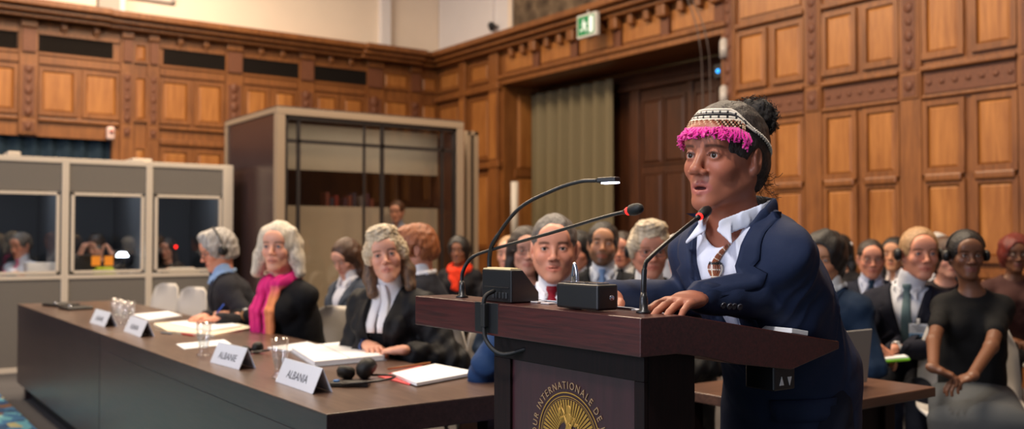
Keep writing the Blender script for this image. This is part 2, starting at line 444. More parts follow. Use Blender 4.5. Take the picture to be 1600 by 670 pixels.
for a, b in bays:
    a, b = uL(a)+.03, uL(b)-.03; m = (a+b)/2
    for p, q in ((a, m-.03), (m+.03, b)): panel(mb, 'L', p, q, 2.9, 3.54)
    wallpart(mb, 'L', a, b, 3.58, 3.68, 0, .03); wallpart(mb, 'L', a, b, 2.82, 2.87, 0, .045, 0, .01)
    wallpart(mb, 'L', a, b, 3.97, 4.02, 0, .03); wallpart(mb, 'L', a, b, 3.70, 3.735, 0, .03)
    for t in (.3, .7):
        c = a+(b-a)*t; wallpart(mb, 'L', c-.045, c+.045, 4.04, 4.16, 0, .08, 0, .02); wallpart(mb, 'L', c-.03, c+.03, 4.0, 4.05, 0, .05, 0, .015)
    if a > uL(240):
        for z0, z1 in ((1.86, 2.55), (1.05, 1.8)):
            for p, q in ((a, m-.03), (m+.03, b)): panel(mb, 'L', p, q, z0, z1)
        wallpart(mb, 'L', a, b, 2.6, 2.68, 0, .04, 0, .01)
for a, b in ((206, 232), (596, 640), (655, 684)):
    a, b = uL(a)+.02, uL(b)-.02; panel(mb, 'L', a, b, 2.9, 3.54, .03); panel(mb, 'L', a, b, 1.86, 2.55, .03); panel(mb, 'L', a, b, 3.72, 4.0, .03)
# cornice: stepped moulding with a break forward at the double pilaster
for z0, z1, d in ((4.14, 4.2, .16), (4.2, 4.27, .24), (4.27, 4.36, .32)):
    mb.box((-9, V0-d, z0), (U0, V0, z1), 0, .015)
    mb.box((uL(556), V0-d-.08, z0), (uL(650), V0, z1), 0, .015); mb.box((-9, V0-d-.05, z0), (uL(166), V0, z1), 0, .015)
tag(mb.build('wall_left', WM), kind='structure', label=None)
mb = MB(); mb.box((-9, V0+.02, 4.3), (U0+.3, V0+.2, ZC)); # plaster above
mb.box((uL(-60), V0-.06, 4.36), (uL(148), V0+.02, ZC)); mb.box((uL(150), V0-.16, 4.36), (uL(182), V0+.02, ZC), 1)
mb.box((uL(182), V0-.16, 4.36), (uL(190), V0-.1, ZC), 2)
mb.box((uL(592), V0-.1, 4.36), (uL(606), V0+.02, ZC), 2)
a, b = uL(196), uL(272)
for q in ((a, 4.62, b, 4.66), (a, 4.62, a+.05, 6), (b-.05, 4.62, b, 6), (a+.12, 4.74, b-.12, 4.76)): mb.box((q[0], V0-.03, q[1]), (q[2], V0+.02, q[3]), 1, .008)
tag(mb.build('trim_1', [CREAM, GREYPL, WHITE_PL]), kind='structure')

# ---- right wall with its wide curtained opening
vR = lambda px: at_u(px, 120, U0).y
OV0, OV1, OZ = at_u(1128, 60, U0).y, at_u(787, 140, U0).y, 3.62
UB = U0 + .78
mb = MB()
mb.box((U0, -3, 0), (U0+.2, OV0, 4.3)); mb.box((U0, OV1, 0), (U0+.2, V0, 4.3)); mb.box((U0, OV0, OZ), (U0+.2, OV1, 4.3))
mb.box((U0+.2, OV0-.12, 0), (UB, OV0, OZ+.1)); mb.box((U0+.2, OV1, 0), (UB, OV1+.12, OZ+.1)); mb.box((U0+.2, OV0, OZ), (UB, OV1, OZ+.12))
# jamb panels on the far reveal
for z0, z1 in ((2.35, 3.5), (1.1, 2.2)):
    mb.frustum((U0+.26, OV1-.02, z0), (UB-.1, OV1-.001, z1), .04, -2, 1)
mb.box((U0+.2, OV1-.03, 2.22), (UB, OV1, 2.33), 0, .01)
# header over the opening
mb.box((U0-.05, OV0-.1, OZ), (U0, OV1+.1, OZ+.1), 0, .01); mb.box((U0-.09, OV0-.12, OZ+.08), (U0, OV1+.12, OZ+.14), 0, .015)
nb = 5
for i in range(nb):
    a = OV0 + (OV1-OV0)*i/nb; b = OV0 + (OV1-OV0)*(i+1)/nb
    wallpart(mb, 'R', a+.09, b-.09, OZ+.19, 4.06, 0, .018, 1)
    wallpart(mb, 'R', a-.07, a+.07, OZ+.14, 4.1, 0, .06, 2, .01); wallpart(mb, 'R', a-.085, a+.085, 3.98, 4.16, .02, .14, 0, .03)
    for t in (.33, .66):
        c = a+(b-a)*t; wallpart(mb, 'R', c-.05, c+.05, 4.0, 4.16, 0, .11, 0, .02)
# panelled run to the right
cs = [(vR(1640), vR(1597)), (vR(1438), vR(1411)), (vR(1283), vR(1262)), (vR(1150), vR(1132))]
step = cs[1][0]-cs[0][0]
cs = [(cs[0][0]-step*2, cs[0][1]-step*2), (cs[0][0]-step, cs[0][1]-step)] + cs
for i, (a, b) in enumerate(cs):
    wallpart(mb, 'R', a-.02, b+.02, 0, 4.16, 0, .03)
    carved(mb, 'R', a, b, 2.86, 4.08); carved(mb, 'R', a, b, 2.6, 2.84, .045)
for i in range(len(cs)-1):
    a, b = cs[i][1]+.03, cs[i+1][0]-.03; m = (a+b)/2; g = .035
    for p, q in ((a, m-g), (m+g, b)):
        panel(mb, 'R', p, q, 2.95, 3.6); panel(mb, 'R', p, q, 1.87, 2.56); panel(mb, 'R', p, q, 1.06, 1.82); panel(mb, 'R', p, q, .25, .98)
    wallpart(mb, 'R', a, b, 2.84, 2.885, 0, .06, 0, .012); wallpart(mb, 'R', a, b, 2.58, 2.615, 0, .04, 0, .01)
    wallpart(mb, 'R', a+.02, b-.02, 2.63, 2.83, 0, .012, 2)
    for k in range(7): mb.ball((U0-.014, a+(b-a)*(k+.5)/7, 2.73), (.012, .028, .028), 8, 5, 2)
    for p, q in ((a, m-g), (m+g, b)): wallpart(mb, 'R', p+.02, q-.02, 1.80, 1.88, 0, .055, 0, .02)
    wallpart(mb, 'R', a, b, 3.64, 3.70, 0, .05, 0, .012); wallpart(mb, 'R', a+.05, b-.05, 3.76, 4.08, 0, .016, 1)
# narrow run between the opening and the corner
vs = [OV1+.12, OV1+.72, OV1+1.3, V0-.02]
for a, b in ((OV1+.06, OV1+.3), (OV1+.98, OV1+1.16)):
    wallpart(mb, 'R', a, b, 0, 4.16, 0, .08, 0, .01); wallpart(mb, 'R', a+.03, b-.03, 2.5, 3.5, .08, .09, 1)
for a, b in ((OV1+.36, OV1+.92), (OV1+1.22, V0-.06)):
    for z0, z1 in ((3.72, 4.05), (2.5, 3.5), (1.1, 2.3)): panel(mb, 'R', a, b, z0, z1, .04)
wallpart(mb, 'R', OV1+.02, V0, 3.56, 3.66, 0, .1, 0, .015); wallpart(mb, 'R', OV1+.02, V0, 2.36, 2.46, 0, .1, 0, .015)
for z0, z1, d in ((4.14, 4.2, .16), (4.2, 4.27, .24), (4.27, 4.36, .32)):
    mb.box((U0-d, -3, z0), (U0, V0, z1), 0, .015)
tag(mb.build('wall_right', WM), kind='structure')
mb = MB(); vt = at_u(802, 20, U0).y
mb.box((U0+.02, vt, 4.3), (U0+.2, V0, ZC)); mb.box((U0+.05, -3, 4.3), (U0+.2, vt, ZC), 1); mb.box((U0-.03, vt, 4.36), (U0+.05, vt+.1, ZC), 1)
mb.box((U0-.04, vt+.5, 4.36), (U0+.02, vt+.62, ZC))
tag(mb.build('trim_2', [WHITE_PL, CREAM]), kind='structure')
# dark patterned hanging above the cornice
m, nt, b_ = newmat('tapestry'); tc = N(nt, 'ShaderNodeTexCoord'); vo = N(nt, 'ShaderNodeTexVoronoi', i_Scale=5.); no = N(nt, 'ShaderNodeTexNoise', i_Scale=9., i_Detail=5)
nt.links.new(tc.outputs['Object'], vo.inputs['Vector']); nt.links.new(tc.outputs['Object'], no.inputs['Vector'])
ad = N(nt, 'ShaderNodeMath', operation='MULTIPLY'); nt.links.new(vo.outputs['Distance'], ad.inputs[0]); nt.links.new(no.outputs['Fac'], ad.inputs[1])
rp = N(nt, 'ShaderNodeValToRGB'); rp.color_ramp.elements[0].color = (*srgb(58, 44, 32), 1); rp.color_ramp.elements[1].color = (*srgb(128, 108, 84), 1); rp.color_ramp.elements[1].position = .55
nt.links.new(ad.outputs[0], rp.inputs[0]); nt.links.new(rp.outputs[0], b_.inputs['Base Color']); b_.inputs['Roughness'].default_value = .95
mb = MB(); mb.box((U0-.02, at_u(1005, 10, U0).y-2.2, 4.37), (U0+.04, vt-.02, 6.6), 0, .01)
tag(mb.build('tapestry', m), 'dark brown mottled tapestry hanging above the cornice left of the exit sign', 'tapestry')

# back of the opening: dark panelled doors, curtain
def leaf(a, b):
    mb = MB(); mb.box((UB-.06, a, .02), (UB, b, 3.3), 0, .004); m = (a+b)/2
    for z0, z1 in ((2.3, 3.15), (1.25, 2.15), (.2, 1.1)):
        for p, q in ((a+.09, m-.04), (m+.04, b-.09)):
            mb.frustum((UB-.085, p, z0), (UB-.06, q, z1), .03, -1, 1)
            for r in ((p-.03, z0-.03, q+.03, z0), (p-.03, z1, q+.03, z1+.03), (p-.03, z0, p, z1), (q, z0, q+.03, z1)):
                mb.box((UB-.08, r[0], r[1]), (UB-.06, r[2], r[3]))
    return mb
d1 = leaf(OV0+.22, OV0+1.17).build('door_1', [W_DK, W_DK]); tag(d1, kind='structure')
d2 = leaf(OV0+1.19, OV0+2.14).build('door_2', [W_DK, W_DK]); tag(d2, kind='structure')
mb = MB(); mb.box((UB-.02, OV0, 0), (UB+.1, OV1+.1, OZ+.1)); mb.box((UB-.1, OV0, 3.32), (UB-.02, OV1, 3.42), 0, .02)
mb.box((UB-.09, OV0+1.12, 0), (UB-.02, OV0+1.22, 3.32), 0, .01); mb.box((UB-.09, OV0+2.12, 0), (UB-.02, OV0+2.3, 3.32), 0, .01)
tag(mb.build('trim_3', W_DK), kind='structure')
CURT = cloth('curtain_cloth', srgb(118, 106, 80), rough=.9, weave=300)
def drape(name, p0, p1, z0, z1, amp, folds, matl, nrm, label=None, cat=None, seed=0):
    rnd = random.Random(seed); n = folds*14; V = []; F = []; ph = [rnd.uniform(-.5, .5) for _ in range(folds+2)]
    for side in (0, 1):
        for j, z in enumerate((z0, z0+(z1-z0)*.5, z1)):
            for i in range(n+1):
                t = i/n; k = int(t*folds); w = math.sin(2*PI*t*folds + ph[k]*math.sin(PI*(t*folds-k))) * amp * (1-.35*(j == 2)) * (1+.35*ph[min(k, folds)])
                V.append((p0[0]+(p1[0]-p0[0])*t + nrm[0]*(w+side*.006), p0[1]+(p1[1]-p0[1])*t + nrm[1]*(w+side*.006), z))
    o = 3*(n+1)
    for j in range(2):
        for i in range(n):
            a = j*(n+1)+i; F += [(a, a+1, a+n+2, a+n+1), (o+a, o+a+n+1, o+a+n+2, o+a+1)]
    mb = MB(); mb.raw(V, F, 0, True); ob = mb.build(name, matl, fix=False)
    if label: tag(ob, label, cat)
    return ob
drape('curtain', (U0+.5, at_u(958, 200, U0+.5).y), (U0+.5, OV1-.06), .03, 3.5, .085, 7, CURT, (-1, 0),
      'heavy olive beige floor length curtain hanging in the wide wall opening', 'curtain', 3)
mb = MB(); mb.tube([(U0+.5, OV0+.02, 3.53), (U0+.5, OV1-.02, 3.53)], .018, 10)
tag(mb.build('curtain_rail', plain('rail_brass', srgb(90, 70, 40), rough=.4, metal=.8)), 'dark metal rail across the top of the wall opening holding the curtain', 'curtain rail')
TEAL = cloth('dark_teal_cloth', srgb(26, 44, 58), weave=200)
drape('curtain', (-8.9, V0+.1), (uL(176), V0+.1), .02, 2.66, .03, 60, TEAL, (0, -1), 'dark blue pleated curtain in the rear wall gap behind the interpreter booths', 'curtain', 5)
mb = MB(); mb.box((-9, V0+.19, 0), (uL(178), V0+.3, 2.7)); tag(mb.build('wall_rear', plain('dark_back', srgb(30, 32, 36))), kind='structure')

# grilles
GR = plain('grille_dark', srgb(30, 25, 22), rough=.9, var=.3, spec=.1)
for (a, b, lab) in ((-160, 26, 'dark wall grille cut by the left edge of the photo'), (59, 175, 'dark wall grille above the two interpreters nearest the left'),
                    (255, 350, 'dark wall grille just right of the double pilaster'), (378, 465, 'dark wall grille above the left half of the glass cabin'),
                    (490, 571, 'dark wall grille nearest the room corner above the glass cabin')):
    a, b = uL(a), uL(b); mb = MB(); mb.box((a, V0-.02, 3.745), (b, V0, 3.965)); n = int((b-a)/.028)
    for r in ((a, 3.745, b, 3.76), (a, 3.95, b, 3.965), (a, 3.745, a+.02, 3.965), (b-.02, 3.745, b, 3.965)): mb.box((r[0], V0-.04, r[1]), (r[2], V0-.02, r[3]))
    for i in range(1, n): mb.box((a+i*.028-.006, V0-.034, 3.755), (a+i*.028+.006, V0-.02, 3.955))
    tag(mb.build('wall_grille', GR), lab, 'grille', 'dark grilles along the rear panelling')

# floor, ceiling
m, nt, b_ = newmat('carpet_grey'); tc = N(nt, 'ShaderNodeTexCoord'); no = N(nt, 'ShaderNodeTexNoise', i_Scale=220., i_Detail=3)
nt.links.new(tc.outputs['Object'], no.inputs['Vector']); rp = N(nt, 'ShaderNodeValToRGB')
rp.color_ramp.elements[0].color = (*srgb(52, 50, 52), 1); rp.color_ramp.elements[1].color = (*srgb(92, 88, 88), 1)
nt.links.new(no.outputs['Fac'], rp.inputs[0]); nt.links.new(rp.outputs[0], b_.inputs['Base Color']); b_.inputs['Roughness'].default_value = .95
mb = MB(); mb.box((-9, -4, -.1), (U0+1.2, V0+.3, 0)); tag(mb.build('floor', m), kind='structure')
m, nt, b_ = newmat('rug_pattern'); tc = N(nt, 'ShaderNodeTexCoord'); vo = N(nt, 'ShaderNodeTexVoronoi', i_Scale=9.); mp = N(nt, 'ShaderNodeMapping'); mp.inputs['Scale'].default_value = (1.6, .8, 1)
nt.links.new(tc.outputs['Object'], mp.inputs['Vector']); nt.links.new(mp.outputs[0], vo.inputs['Vector'])
se = N(nt, 'ShaderNodeSeparateColor'); nt.links.new(vo.outputs['Color'], se.inputs[0]); rp = N(nt, 'ShaderNodeValToRGB'); rp.color_ramp.interpolation = 'CONSTANT'
cols = [(0, (60, 110, 150)), (.3, (96, 160, 176)), (.5, (40, 74, 112)), (.68, (170, 166, 120)), (.8, (150, 196, 190)), (.9, (120, 84, 60))]
for i, (p, c) in enumerate(cols):
    e = rp.color_ramp.elements[i] if i < 2 else rp.color_ramp.elements.new(p); e.position = p; e.color = (*srgb(*c), 1)
nt.links.new(se.outputs[0], rp.inputs[0]); nt.links.new(rp.outputs[0], b_.inputs['Base Color']); b_.inputs['Roughness'].default_value = .95
mb = MB(); mb.box((-4.2, -2, 0), (1.12, 8.9, .012), 0, .004)
tag(mb.build('patterned_rug', m), 'blue, teal and sand patterned carpet on the floor before the long desk', 'rug')
mb = MB(); mb.box((-9, -4, ZC), (U0+.3, V0+.3, ZC+.1)); tag(mb.build('ceiling', CREAM), kind='structure')

# exit sign on an arm, running man pictogram
EX = at_u(919, 40, U0-.3); t = empty('exit_sign', EX, 0, 'green and white illuminated exit sign with running figure above the opening', 'exit sign')
w, h = .165, .125
SW = plain('sign_white', srgb(235, 240, 235), rough=.4, emit=.35); SG = plain('sign_green', srgb(20, 120, 70), rough=.4, emit=.35)
mb = MB(); mb.box((-.035, -w-.03, -h-.03), (.035, w+.03, h+.03), 0, .012); mb.build('housing', plain('sign_case', srgb(214, 212, 204), rough=.5), t)
mb = MB(); mb.box((-.04, -w, -h), (-.036, w, h)); f_ = mb.build('pictogram_panel', SG, t)
mb = MB(); X = -.044
def P2(pts, th=.003):
    mb.prism([(p[0], p[1]) for p in pts], 0, X, X+th)
mb.box((X, -w+.02, -h+.02), (X+.003, -w+.10, h-.02))                           # door
mb.ball((X, .045, .062), (.003, .019, .019), 12, 6)
for a, b, r in (((.04, .04), (.03, -.015), .017), ((.03, -.015), (-.01, -.045), .011), ((-.01, -.045), (.0, -.09), .010), ((.03, -.015), (.07, -.05), .011), ((.07, -.05), (.11, -.06), .010),
                ((.045, .035), (.085, .01), .008), ((.035, .035), (-.005, .01), .008), ((-.005, .01), (-.03, .03), .008)):
    d = Vector((b[0]-a[0], b[1]-a[1])).normalized(); nn = Vector((-d.y, d.x))*r
    mb.prism([(a[0]+nn.x, a[1]+nn.y), (b[0]+nn.x, b[1]+nn.y), (b[0]-nn.x, b[1]-nn.y), (a[0]-nn.x, a[1]-nn.y)], 0, X, X+.003)
mb.build('running_figure', SW, t)
mb = MB(); mb.tube([(0, 0, h+.02), (0, 0, h+.09), (.3, 0, h+.09)], .012, 8); mb.build('bracket', plain('sign_case', (0, 0, 0)), t)

# small fittings
c = at_v(173, 208, V0-.08); mb = MB(); mb.box((c.x-.05, V0-.12, c.z-.09), (c.x+.05, V0, c.z+.09), 0, .03); mb.ball((c.x, V0-.13, c.z+.02), .03, 12, 8, 1)
tag(mb.build('wall_sensor', [plain('sensor_pink', srgb(228, 196, 186), rough=.5), plain('sensor_lens', srgb(190, 120, 110), rough=.3)]), 'small pale pink sensor box at the end of the beam above the booths', 'sensor')
c = at_u(768, 40, U0-.1); mb = MB(); mb.tube([(U0+.02, c.y, c.z), (c.x, c.y, c.z)], .02, 8); mb.ball(c, (.06, .06, .06), 14, 10); mb.cyl((c.x, c.y), .035, c.z-.08, c.z-.02, 12)
tag(mb.build('security_camera', plain('black_plastic', srgb(20, 20, 22), rough=.4)), 'small black dome camera on the pale wall above the cornice', 'camera')
for py, lab in ((78, 'upper of two grey cylindrical fittings on the opening edge'), (152, 'lower of two grey cylindrical fittings on the opening edge')):
    c = at_u(1131, py, U0-.06); mb = MB(); mb.cyl((c.x, c.y), .05, c.z-.09, c.z+.09, 14); mb.ball((c.x, c.y, c.z+.09), .05, 14, 6); mb.box((c.x, c.y-.03, c.z-.03), (U0, c.y+.03, c.z+.03))
    tag(mb.build('wall_fitting', plain('fitting_grey', srgb(176, 168, 160), rough=.4)), lab, 'fitting')
c = at_u(1122, 111, U0+.24); t = empty('surveillance_unit', c, 0, 'black boxed device with a blue light beside the opening edge', 'device')
mb = MB(); mb.box((0, -.04, -.09), (.12, .08, .09), 0, .015); mb.tube([(.06, 0, .09), (.06, 0, 3.6-c.z)], .012, 8); mb.build('housing', plain('black_plastic', (0, 0, 0)), t)
mb = MB(); mb.ball((0, 0, 0), .026, 14, 10); mb.build('indicator_light', plain('blue_led', srgb(40, 150, 235), emit=2.5), t)
# two cables hanging in front of the opening header
for k, (xa, xb) in enumerate(((1073, 1092), (1080, 1104))):
    a = at_u(xa, -6, U0-.34); b = at_u(xb, 60, U0-.34); c2 = at_u(xb+6, 160, U0-.2)
    mb = MB(); mb.tube(bezpts([a, b, c2, (c2.x, c2.y, .05)], 8), .007, 6)
    tag(mb.build('hanging_cable', plain('cable_grey', srgb(88, 76, 70), rough=.6)), ('left' if k == 0 else 'right')+' of the two thin cables hanging before the opening', 'cable')
# pale strip light post seen at the curtain's left
c = at_u(804, 320, U0-.1)
mb = MB(); mb.cyl((c.x, c.y), .055, at_u(804, 380, U0-.1).z, at_u(804, 284, U0-.1).z, 16); mb.cyl((c.x, c.y), .02, 0.02, at_u(804, 380, U0-.1).z, 12); mb.cyl((c.x, c.y), .14, .0, .03, 20)
tag(mb.build('column_speaker', plain('speaker_white', srgb(222, 214, 204), rough=.5)), 'slim white column loudspeaker on a stand beside the curtain', 'speaker')

# ================================================================ INTERPRETER BOOTHS
ALU = plain('booth_frame', srgb(212, 198, 180), rough=.5, var=.04); FELT = cloth('booth_felt', srgb(116, 110, 103), weave=500)
DARKP = plain('booth_inside', srgb(78, 82, 88), rough=.9); PANE = glass('booth_pane', mixv=.03)
VB = 10.06; ZB = 2.065
uB = lambda px: at_v(px, 300, VB).x
e0, e1, e2, e3 = uB(-60), uB(102), uB(233), uB(363)
LBL = ['beige framed interpreter booth on the far left with a man in a white shirt inside', 'beige framed interpreter booth in the middle with a bright desk lamp inside', 'beige framed interpreter booth beside the glass cabin']
def booth(a, b, lab, last):
    t = empty('interpreter_booth', ((a+b)/2, VB, 0), 0, lab, 'interpreter booth'); w = (b-a)/2; fr = .032
    mb = MB()
    for x in (-w+fr/2, w-fr/2): mb.box((x-fr/2, -.02, 0), (x+fr/2, .03, ZB), 0, .004)
    for z0, z1 in ((0, .05), (ZB-.05, ZB), (.88, .92)): mb.box((-w+fr, -.02, z0), (w-fr, .03, z1), 0, .004)
    for x in (-w, w-.03): mb.box((x+.0, 1.5, 0), (x+.03, 1.53, ZB)); mb.box((x, .02, ZB), (x+.03, 1.53, ZB+.004)); mb.box((x, 1.5, ZB), (x+.03, 1.53, ZB+.004))
    if last: mb.box((w-.03, 0, ZB-.05), (w, 1.5, ZB)); mb.box((w-.11, -.03, 0), (w, .04, ZB), 0, .004)
    mb.build('frame', ALU, t)
    mb = MB(); mb.box((-w+fr, -.005, .05), (w-fr, .02, .88)); mb.build('lower_panel', FELT, t)
    mb = MB(); mb.box((-w+fr, -.005, 1.74), (w-fr, .02, ZB-.05)); mb.build('upper_panel', FELT, t)
    mb = MB(); mb.box((-w, 1.45, 0), (w, 1.5, ZB)); mb.box((-w, .03, ZB-.02), (w, 1.5, ZB))
    mb.box((w-.02, .03, 0), (w-.005, 1.45, ZB-.02))
    if not last: mb.box((-w+.005, .03, 0), (-w+.02, 1.45, ZB-.02))
    mb.build('rear_panel', DARKP, t)
    wi = MB(); x0, x1, z0, z1 = -w+fr+.02, w-fr-(.09 if last else .02), .93, 1.73; q = .03
    for r in ((x0, z0, x1, z0+q), (x0, z1-q, x1, z1), (x0, z0, x0+q, z1), (x1-q, z0, x1, z1)): wi.box((r[0], -.03, r[1]), (r[2], .0, r[3]), 0, .004)
    wo = wi.build('window_frame', ALU, t); mb = MB(); mb.box((x0+q, -.015, z0+q), (x1-q, -.011, z1-q)); mb.build('pane', PANE, wo)
    mb = MB(); mb.box((-w+.03, .05, .88), (w-.03, .5, .91), 0, .004); mb.build('desk_shelf', plain('booth_desk', srgb(196, 190, 180), rough=.5), t)
    return t
booth(e0, e1, LBL[0], 0); booth(e1, e2, LBL[1], 0); booth(e2, e3, LBL[2], 1)
c = at_v(215, 246, VB+.2)
mb = MB(); mb.box((at_v(203, 246, VB+.2).x, VB+.1, ZB+.002), (at_v(234, 246, VB+.2).x, VB+.4, ZB+.04), 0, .01); tag(mb.build('roof_vent_box', ALU), 'flat pale ventilation box on top of the middle booth', 'box')
mb = MB(); mb.box((at_v(10, 246, VB+.2).x, VB+.1, ZB+.002), (at_v(30, 246, VB+.2).x, VB+.4, ZB+.05), 0, .01); tag(mb.build('roof_vent_box', ALU), 'flat pale ventilation box on top of the left booth', 'box')
# things on the booth desks
ZD = .912
def onb(px, dv): d = ray(px, 400); return (d.x/d.y)*(VB+dv)
x = onb(195, .25); t = empty('desk_lamp', (x, VB+.27, ZD), 0, 'glowing white desk lamp on the middle booth desk', 'lamp')
mb = MB(); mb.cyl((0, 0), .05, 0, .015, 16); mb.tube([(0, 0, .01), (0, 0, .14), (-.03, -.05, .19)], .008, 8); mb.build('stand', plain('black_plastic', (0, 0, 0)), t)
mb = MB(); mb.lathe((-.035, -.06, .18), [(.0, .045), (.04, .04), (.062, .0), (.056, -.004), (0, .0)], 16); mb.build('lit_shade', plain('lamp_glow', srgb(235, 245, 255), emit=9), t)
for px, col, lab in ((150, 'o', 'left of two orange sticky notes on the middle booth window'), (170, 'o', 'right of two orange sticky notes on the middle booth window')):
    c = at_v(px, 407, VB-.02); mb = MB(); mb.box((c.x-.042, VB-.02, c.z-.045), (c.x+.042, VB-.017, c.z+.045)); mb.box((c.x-.042, VB-.022, c.z-.05), (c.x+.042, VB-.019, c.z-.035))
    tag(mb.build('sticky_note', plain('note_orange', srgb(240, 150, 40), rough=.8)), lab, 'sticky note')
x = onb(163, .12); mb = MB(); mb.box((x-.1, VB+.06, ZD), (x+.1, VB+.2, ZD+.05), 0, .008); mb.box((x-.07, VB+.08, ZD+.05), (x+.08, VB+.19, ZD+.075), 0, .008)
tag(mb.build('notepad_stack', plain('lime_paper', srgb(200, 215, 40), rough=.7)), 'lime yellow notepads on the middle booth desk', 'notepad')
x = onb(130, .2); t = empty('laptop', (x, VB+.22, ZD), 0, 'dark open laptop before the interpreter in the middle booth', 'laptop')
mb = MB(); mb.box((-.15, -.02, 0), (.15, .2, .015), 0, .004); mb.build('keyboard_base', plain('black_plastic', (0, 0, 0)), t)
mb = MB(); mb.box((-.15, -.035, .01), (.15, -.02, .2), 0, .004); mb.build('screen', plain('black_plastic', (0, 0, 0)), t)
x = onb(62, .2); mb = MB(); mb.box((x-.13, VB+.08, ZD), (x+.13, VB+.3, ZD+.13), 0, .006); mb.box((x-.12, VB+.07, ZD+.02), (x+.12, VB+.08, ZD+.1))
tag(mb.build('document_tray', plain('tray_white', srgb(215, 214, 212), rough=.5)), 'white document tray on the left booth desk', 'tray')
x = onb(282, .2)
mb = MB(); mb.box((x-.16, VB+.06, ZD), (x+.16, VB+.3, ZD+.03), 0, .004); mb.box((x-.13, VB+.08, ZD+.03), (x+.12, VB+.28, ZD+.055), 0, .004)
tag(mb.build('paper_stack', plain('cream_paper', srgb(225, 215, 195), rough=.8)), 'cream stack of papers on the right booth desk', 'papers')
x = onb(275, .3); t = empty('interpreter_console', (x, VB+.32, ZD), 0, 'small console with a red light on the right booth desk', 'console')
mb = MB(); mb.box((-.08, -.01, 0), (.08, .1, .04), 0, .01); mb.tube([(0, .05, .04), (0, .03, .2), (0, 0, .27)], .006, 8); mb.build('housing', plain('black_plastic', (0, 0, 0)), t)
mb = MB(); mb.ball((0, -.01, .275), .017, 12, 8); mb.build('red_light', plain('red_led', srgb(255, 30, 20), emit=3), t)

# ================================================================ GLASS CABIN
VCAB = 9.1; pc = at_v(433, 167, VCAB); UC0, ZCAB = pc.x, pc.z; UC1 = at_v(725, 193, VCAB).x; VC1 = at_u(351, 188, UC0).y
t = empty('glass_cabin', ((UC0+UC1)/2, VCAB, 0), 0, 'large glazed cabin with beige metal frame before the rear wall', 'cabin')
TAUPE = plain('cabin_frame', srgb(158, 138, 116), rough=.45, var=.05); DKF = plain('cabin_dark_frame', srgb(38, 32, 30), rough=.5)
BEI = plain('cabin_lining', srgb(186, 172, 148), rough=.9, var=.05, scale=8); DKB = wood('cabin_dark_band', srgb(46, 24, 18), srgb(74, 40, 28), rough=.6)
cx = (UC0+UC1)/2; w = (UC1-UC0)/2; D = VC1-VCAB
mb = MB()
for x in (-w, w-.09): mb.box((x, .001, .1), (x+.09, .089, ZCAB-.07), 0, .004)
mb.box((-w, D-.09, 0), (-w+.07, D, ZCAB-.05), 0, .006); mb.box((w-.07, D-.09, 0), (w, D, ZCAB-.05), 0, .006)
mb.box((-w, 0, ZCAB-.07), (w, .09, ZCAB+.001), 0, .006); mb.box((-w, .09, ZCAB-.05), (-w+.07, D, ZCAB), 0, .006); mb.box((w-.07, .09, ZCAB-.05), (w, D, ZCAB), 0, .006)
mb.box((-w, 0, 0), (w, .09, .1), 0, .006)
mb.build('frame', TAUPE, t)
mb = MB()
ux = lambda px: at_v(px, 200, VCAB).x - cx
zc = lambda px, py: at_v(px, py, VCAB).z
for px, wd in ((469, .035), (572, .02), (600, .04), (694, .03)): mb.box((ux(px)-wd/2, .03, .1), (ux(px)+wd/2, .06, ZCAB-.07))
z = zc(581, 227); mb.box((-w+.09, .03, z-.018), (w-.09, .06, z+.018))
mb.box((-w+.09, .02, ZCAB-.11), (w-.09, .07, ZCAB-.07)); mb.box((-w+.09, .02, .1), (-w+.125, .07, ZCAB-.07)); mb.box((w-.125, .02, .1), (w-.09, .07, ZCAB-.07))
mb.build('glazing_bars', DKF, t)
mb = MB(); mb.box((-w+.09, .042, .1), (w-.09, .048, ZCAB-.07)); mb.build('front_glass', glass('cabin_glass', mixv=.05, tint=(.92, .9, .88)), t)
mb = MB(); mb.box((-w+.02, .09, .1), (-w+.026, D-.09, ZCAB-.05)); mb.build('side_panel', plain('cabin_side_panel', srgb(70, 52, 50), rough=.25, spec=.6, var=.2, scale=3), t)
mb = MB(); mb.box((-w+.03, D-.05, 0), (w-.03, D-.02, ZCAB-.03)); mb.box((w-.04, .09, 0), (w-.02, D, ZCAB-.03)); mb.build('rear_lining', DKB, t)
mb = MB(); zb1 = 2.02
mb.box((-w+.05, .5, zb1), (w-.05, .52, ZCAB-.09)); mb.box((-w+.05, .5, .2), (w-.05, .52, 1.63), 0); mb.build('beige_screen', BEI, t)
mb = MB(); mb.box((-w+.01, .01, ZCAB+.002), (w-.01, D-.01, ZCAB+.02)); mb.build('roof', plain('cabin_roof', srgb(90, 76, 66)), t)
mb = MB(); mb.box((-w+.2, .56, 1.5), (w-.2, .9, 1.53)); mb.build('inner_shelf', DKB, t)
# open side door of the cabin
a = at_v(727, 205, VCAB+.25); b = at_v(741, 205, VCAB+.25)
mb = MB(); zt = a.z
for x in (a.x+.02, b.x): mb.box((x-.03, VCAB+.2, .02), (x+.03, VCAB+.26, zt), 0, .005)
mb.box((a.x, VCAB+.2, zt-.05), (b.x+.03, VCAB+.26, zt), 0, .005); mb.box((a.x, VCAB+.2, .02), (b.x+.03, VCAB+.26, .1), 0, .005)
mb.box((a.x, VCAB+.225, .05), (b.x, VCAB+.235, zt-.03), 1)
tag(mb.build('cabin_side_screen', [TAUPE, DKF]), 'narrow beige framed dark screen standing at the right end of the glass cabin', 'screen')
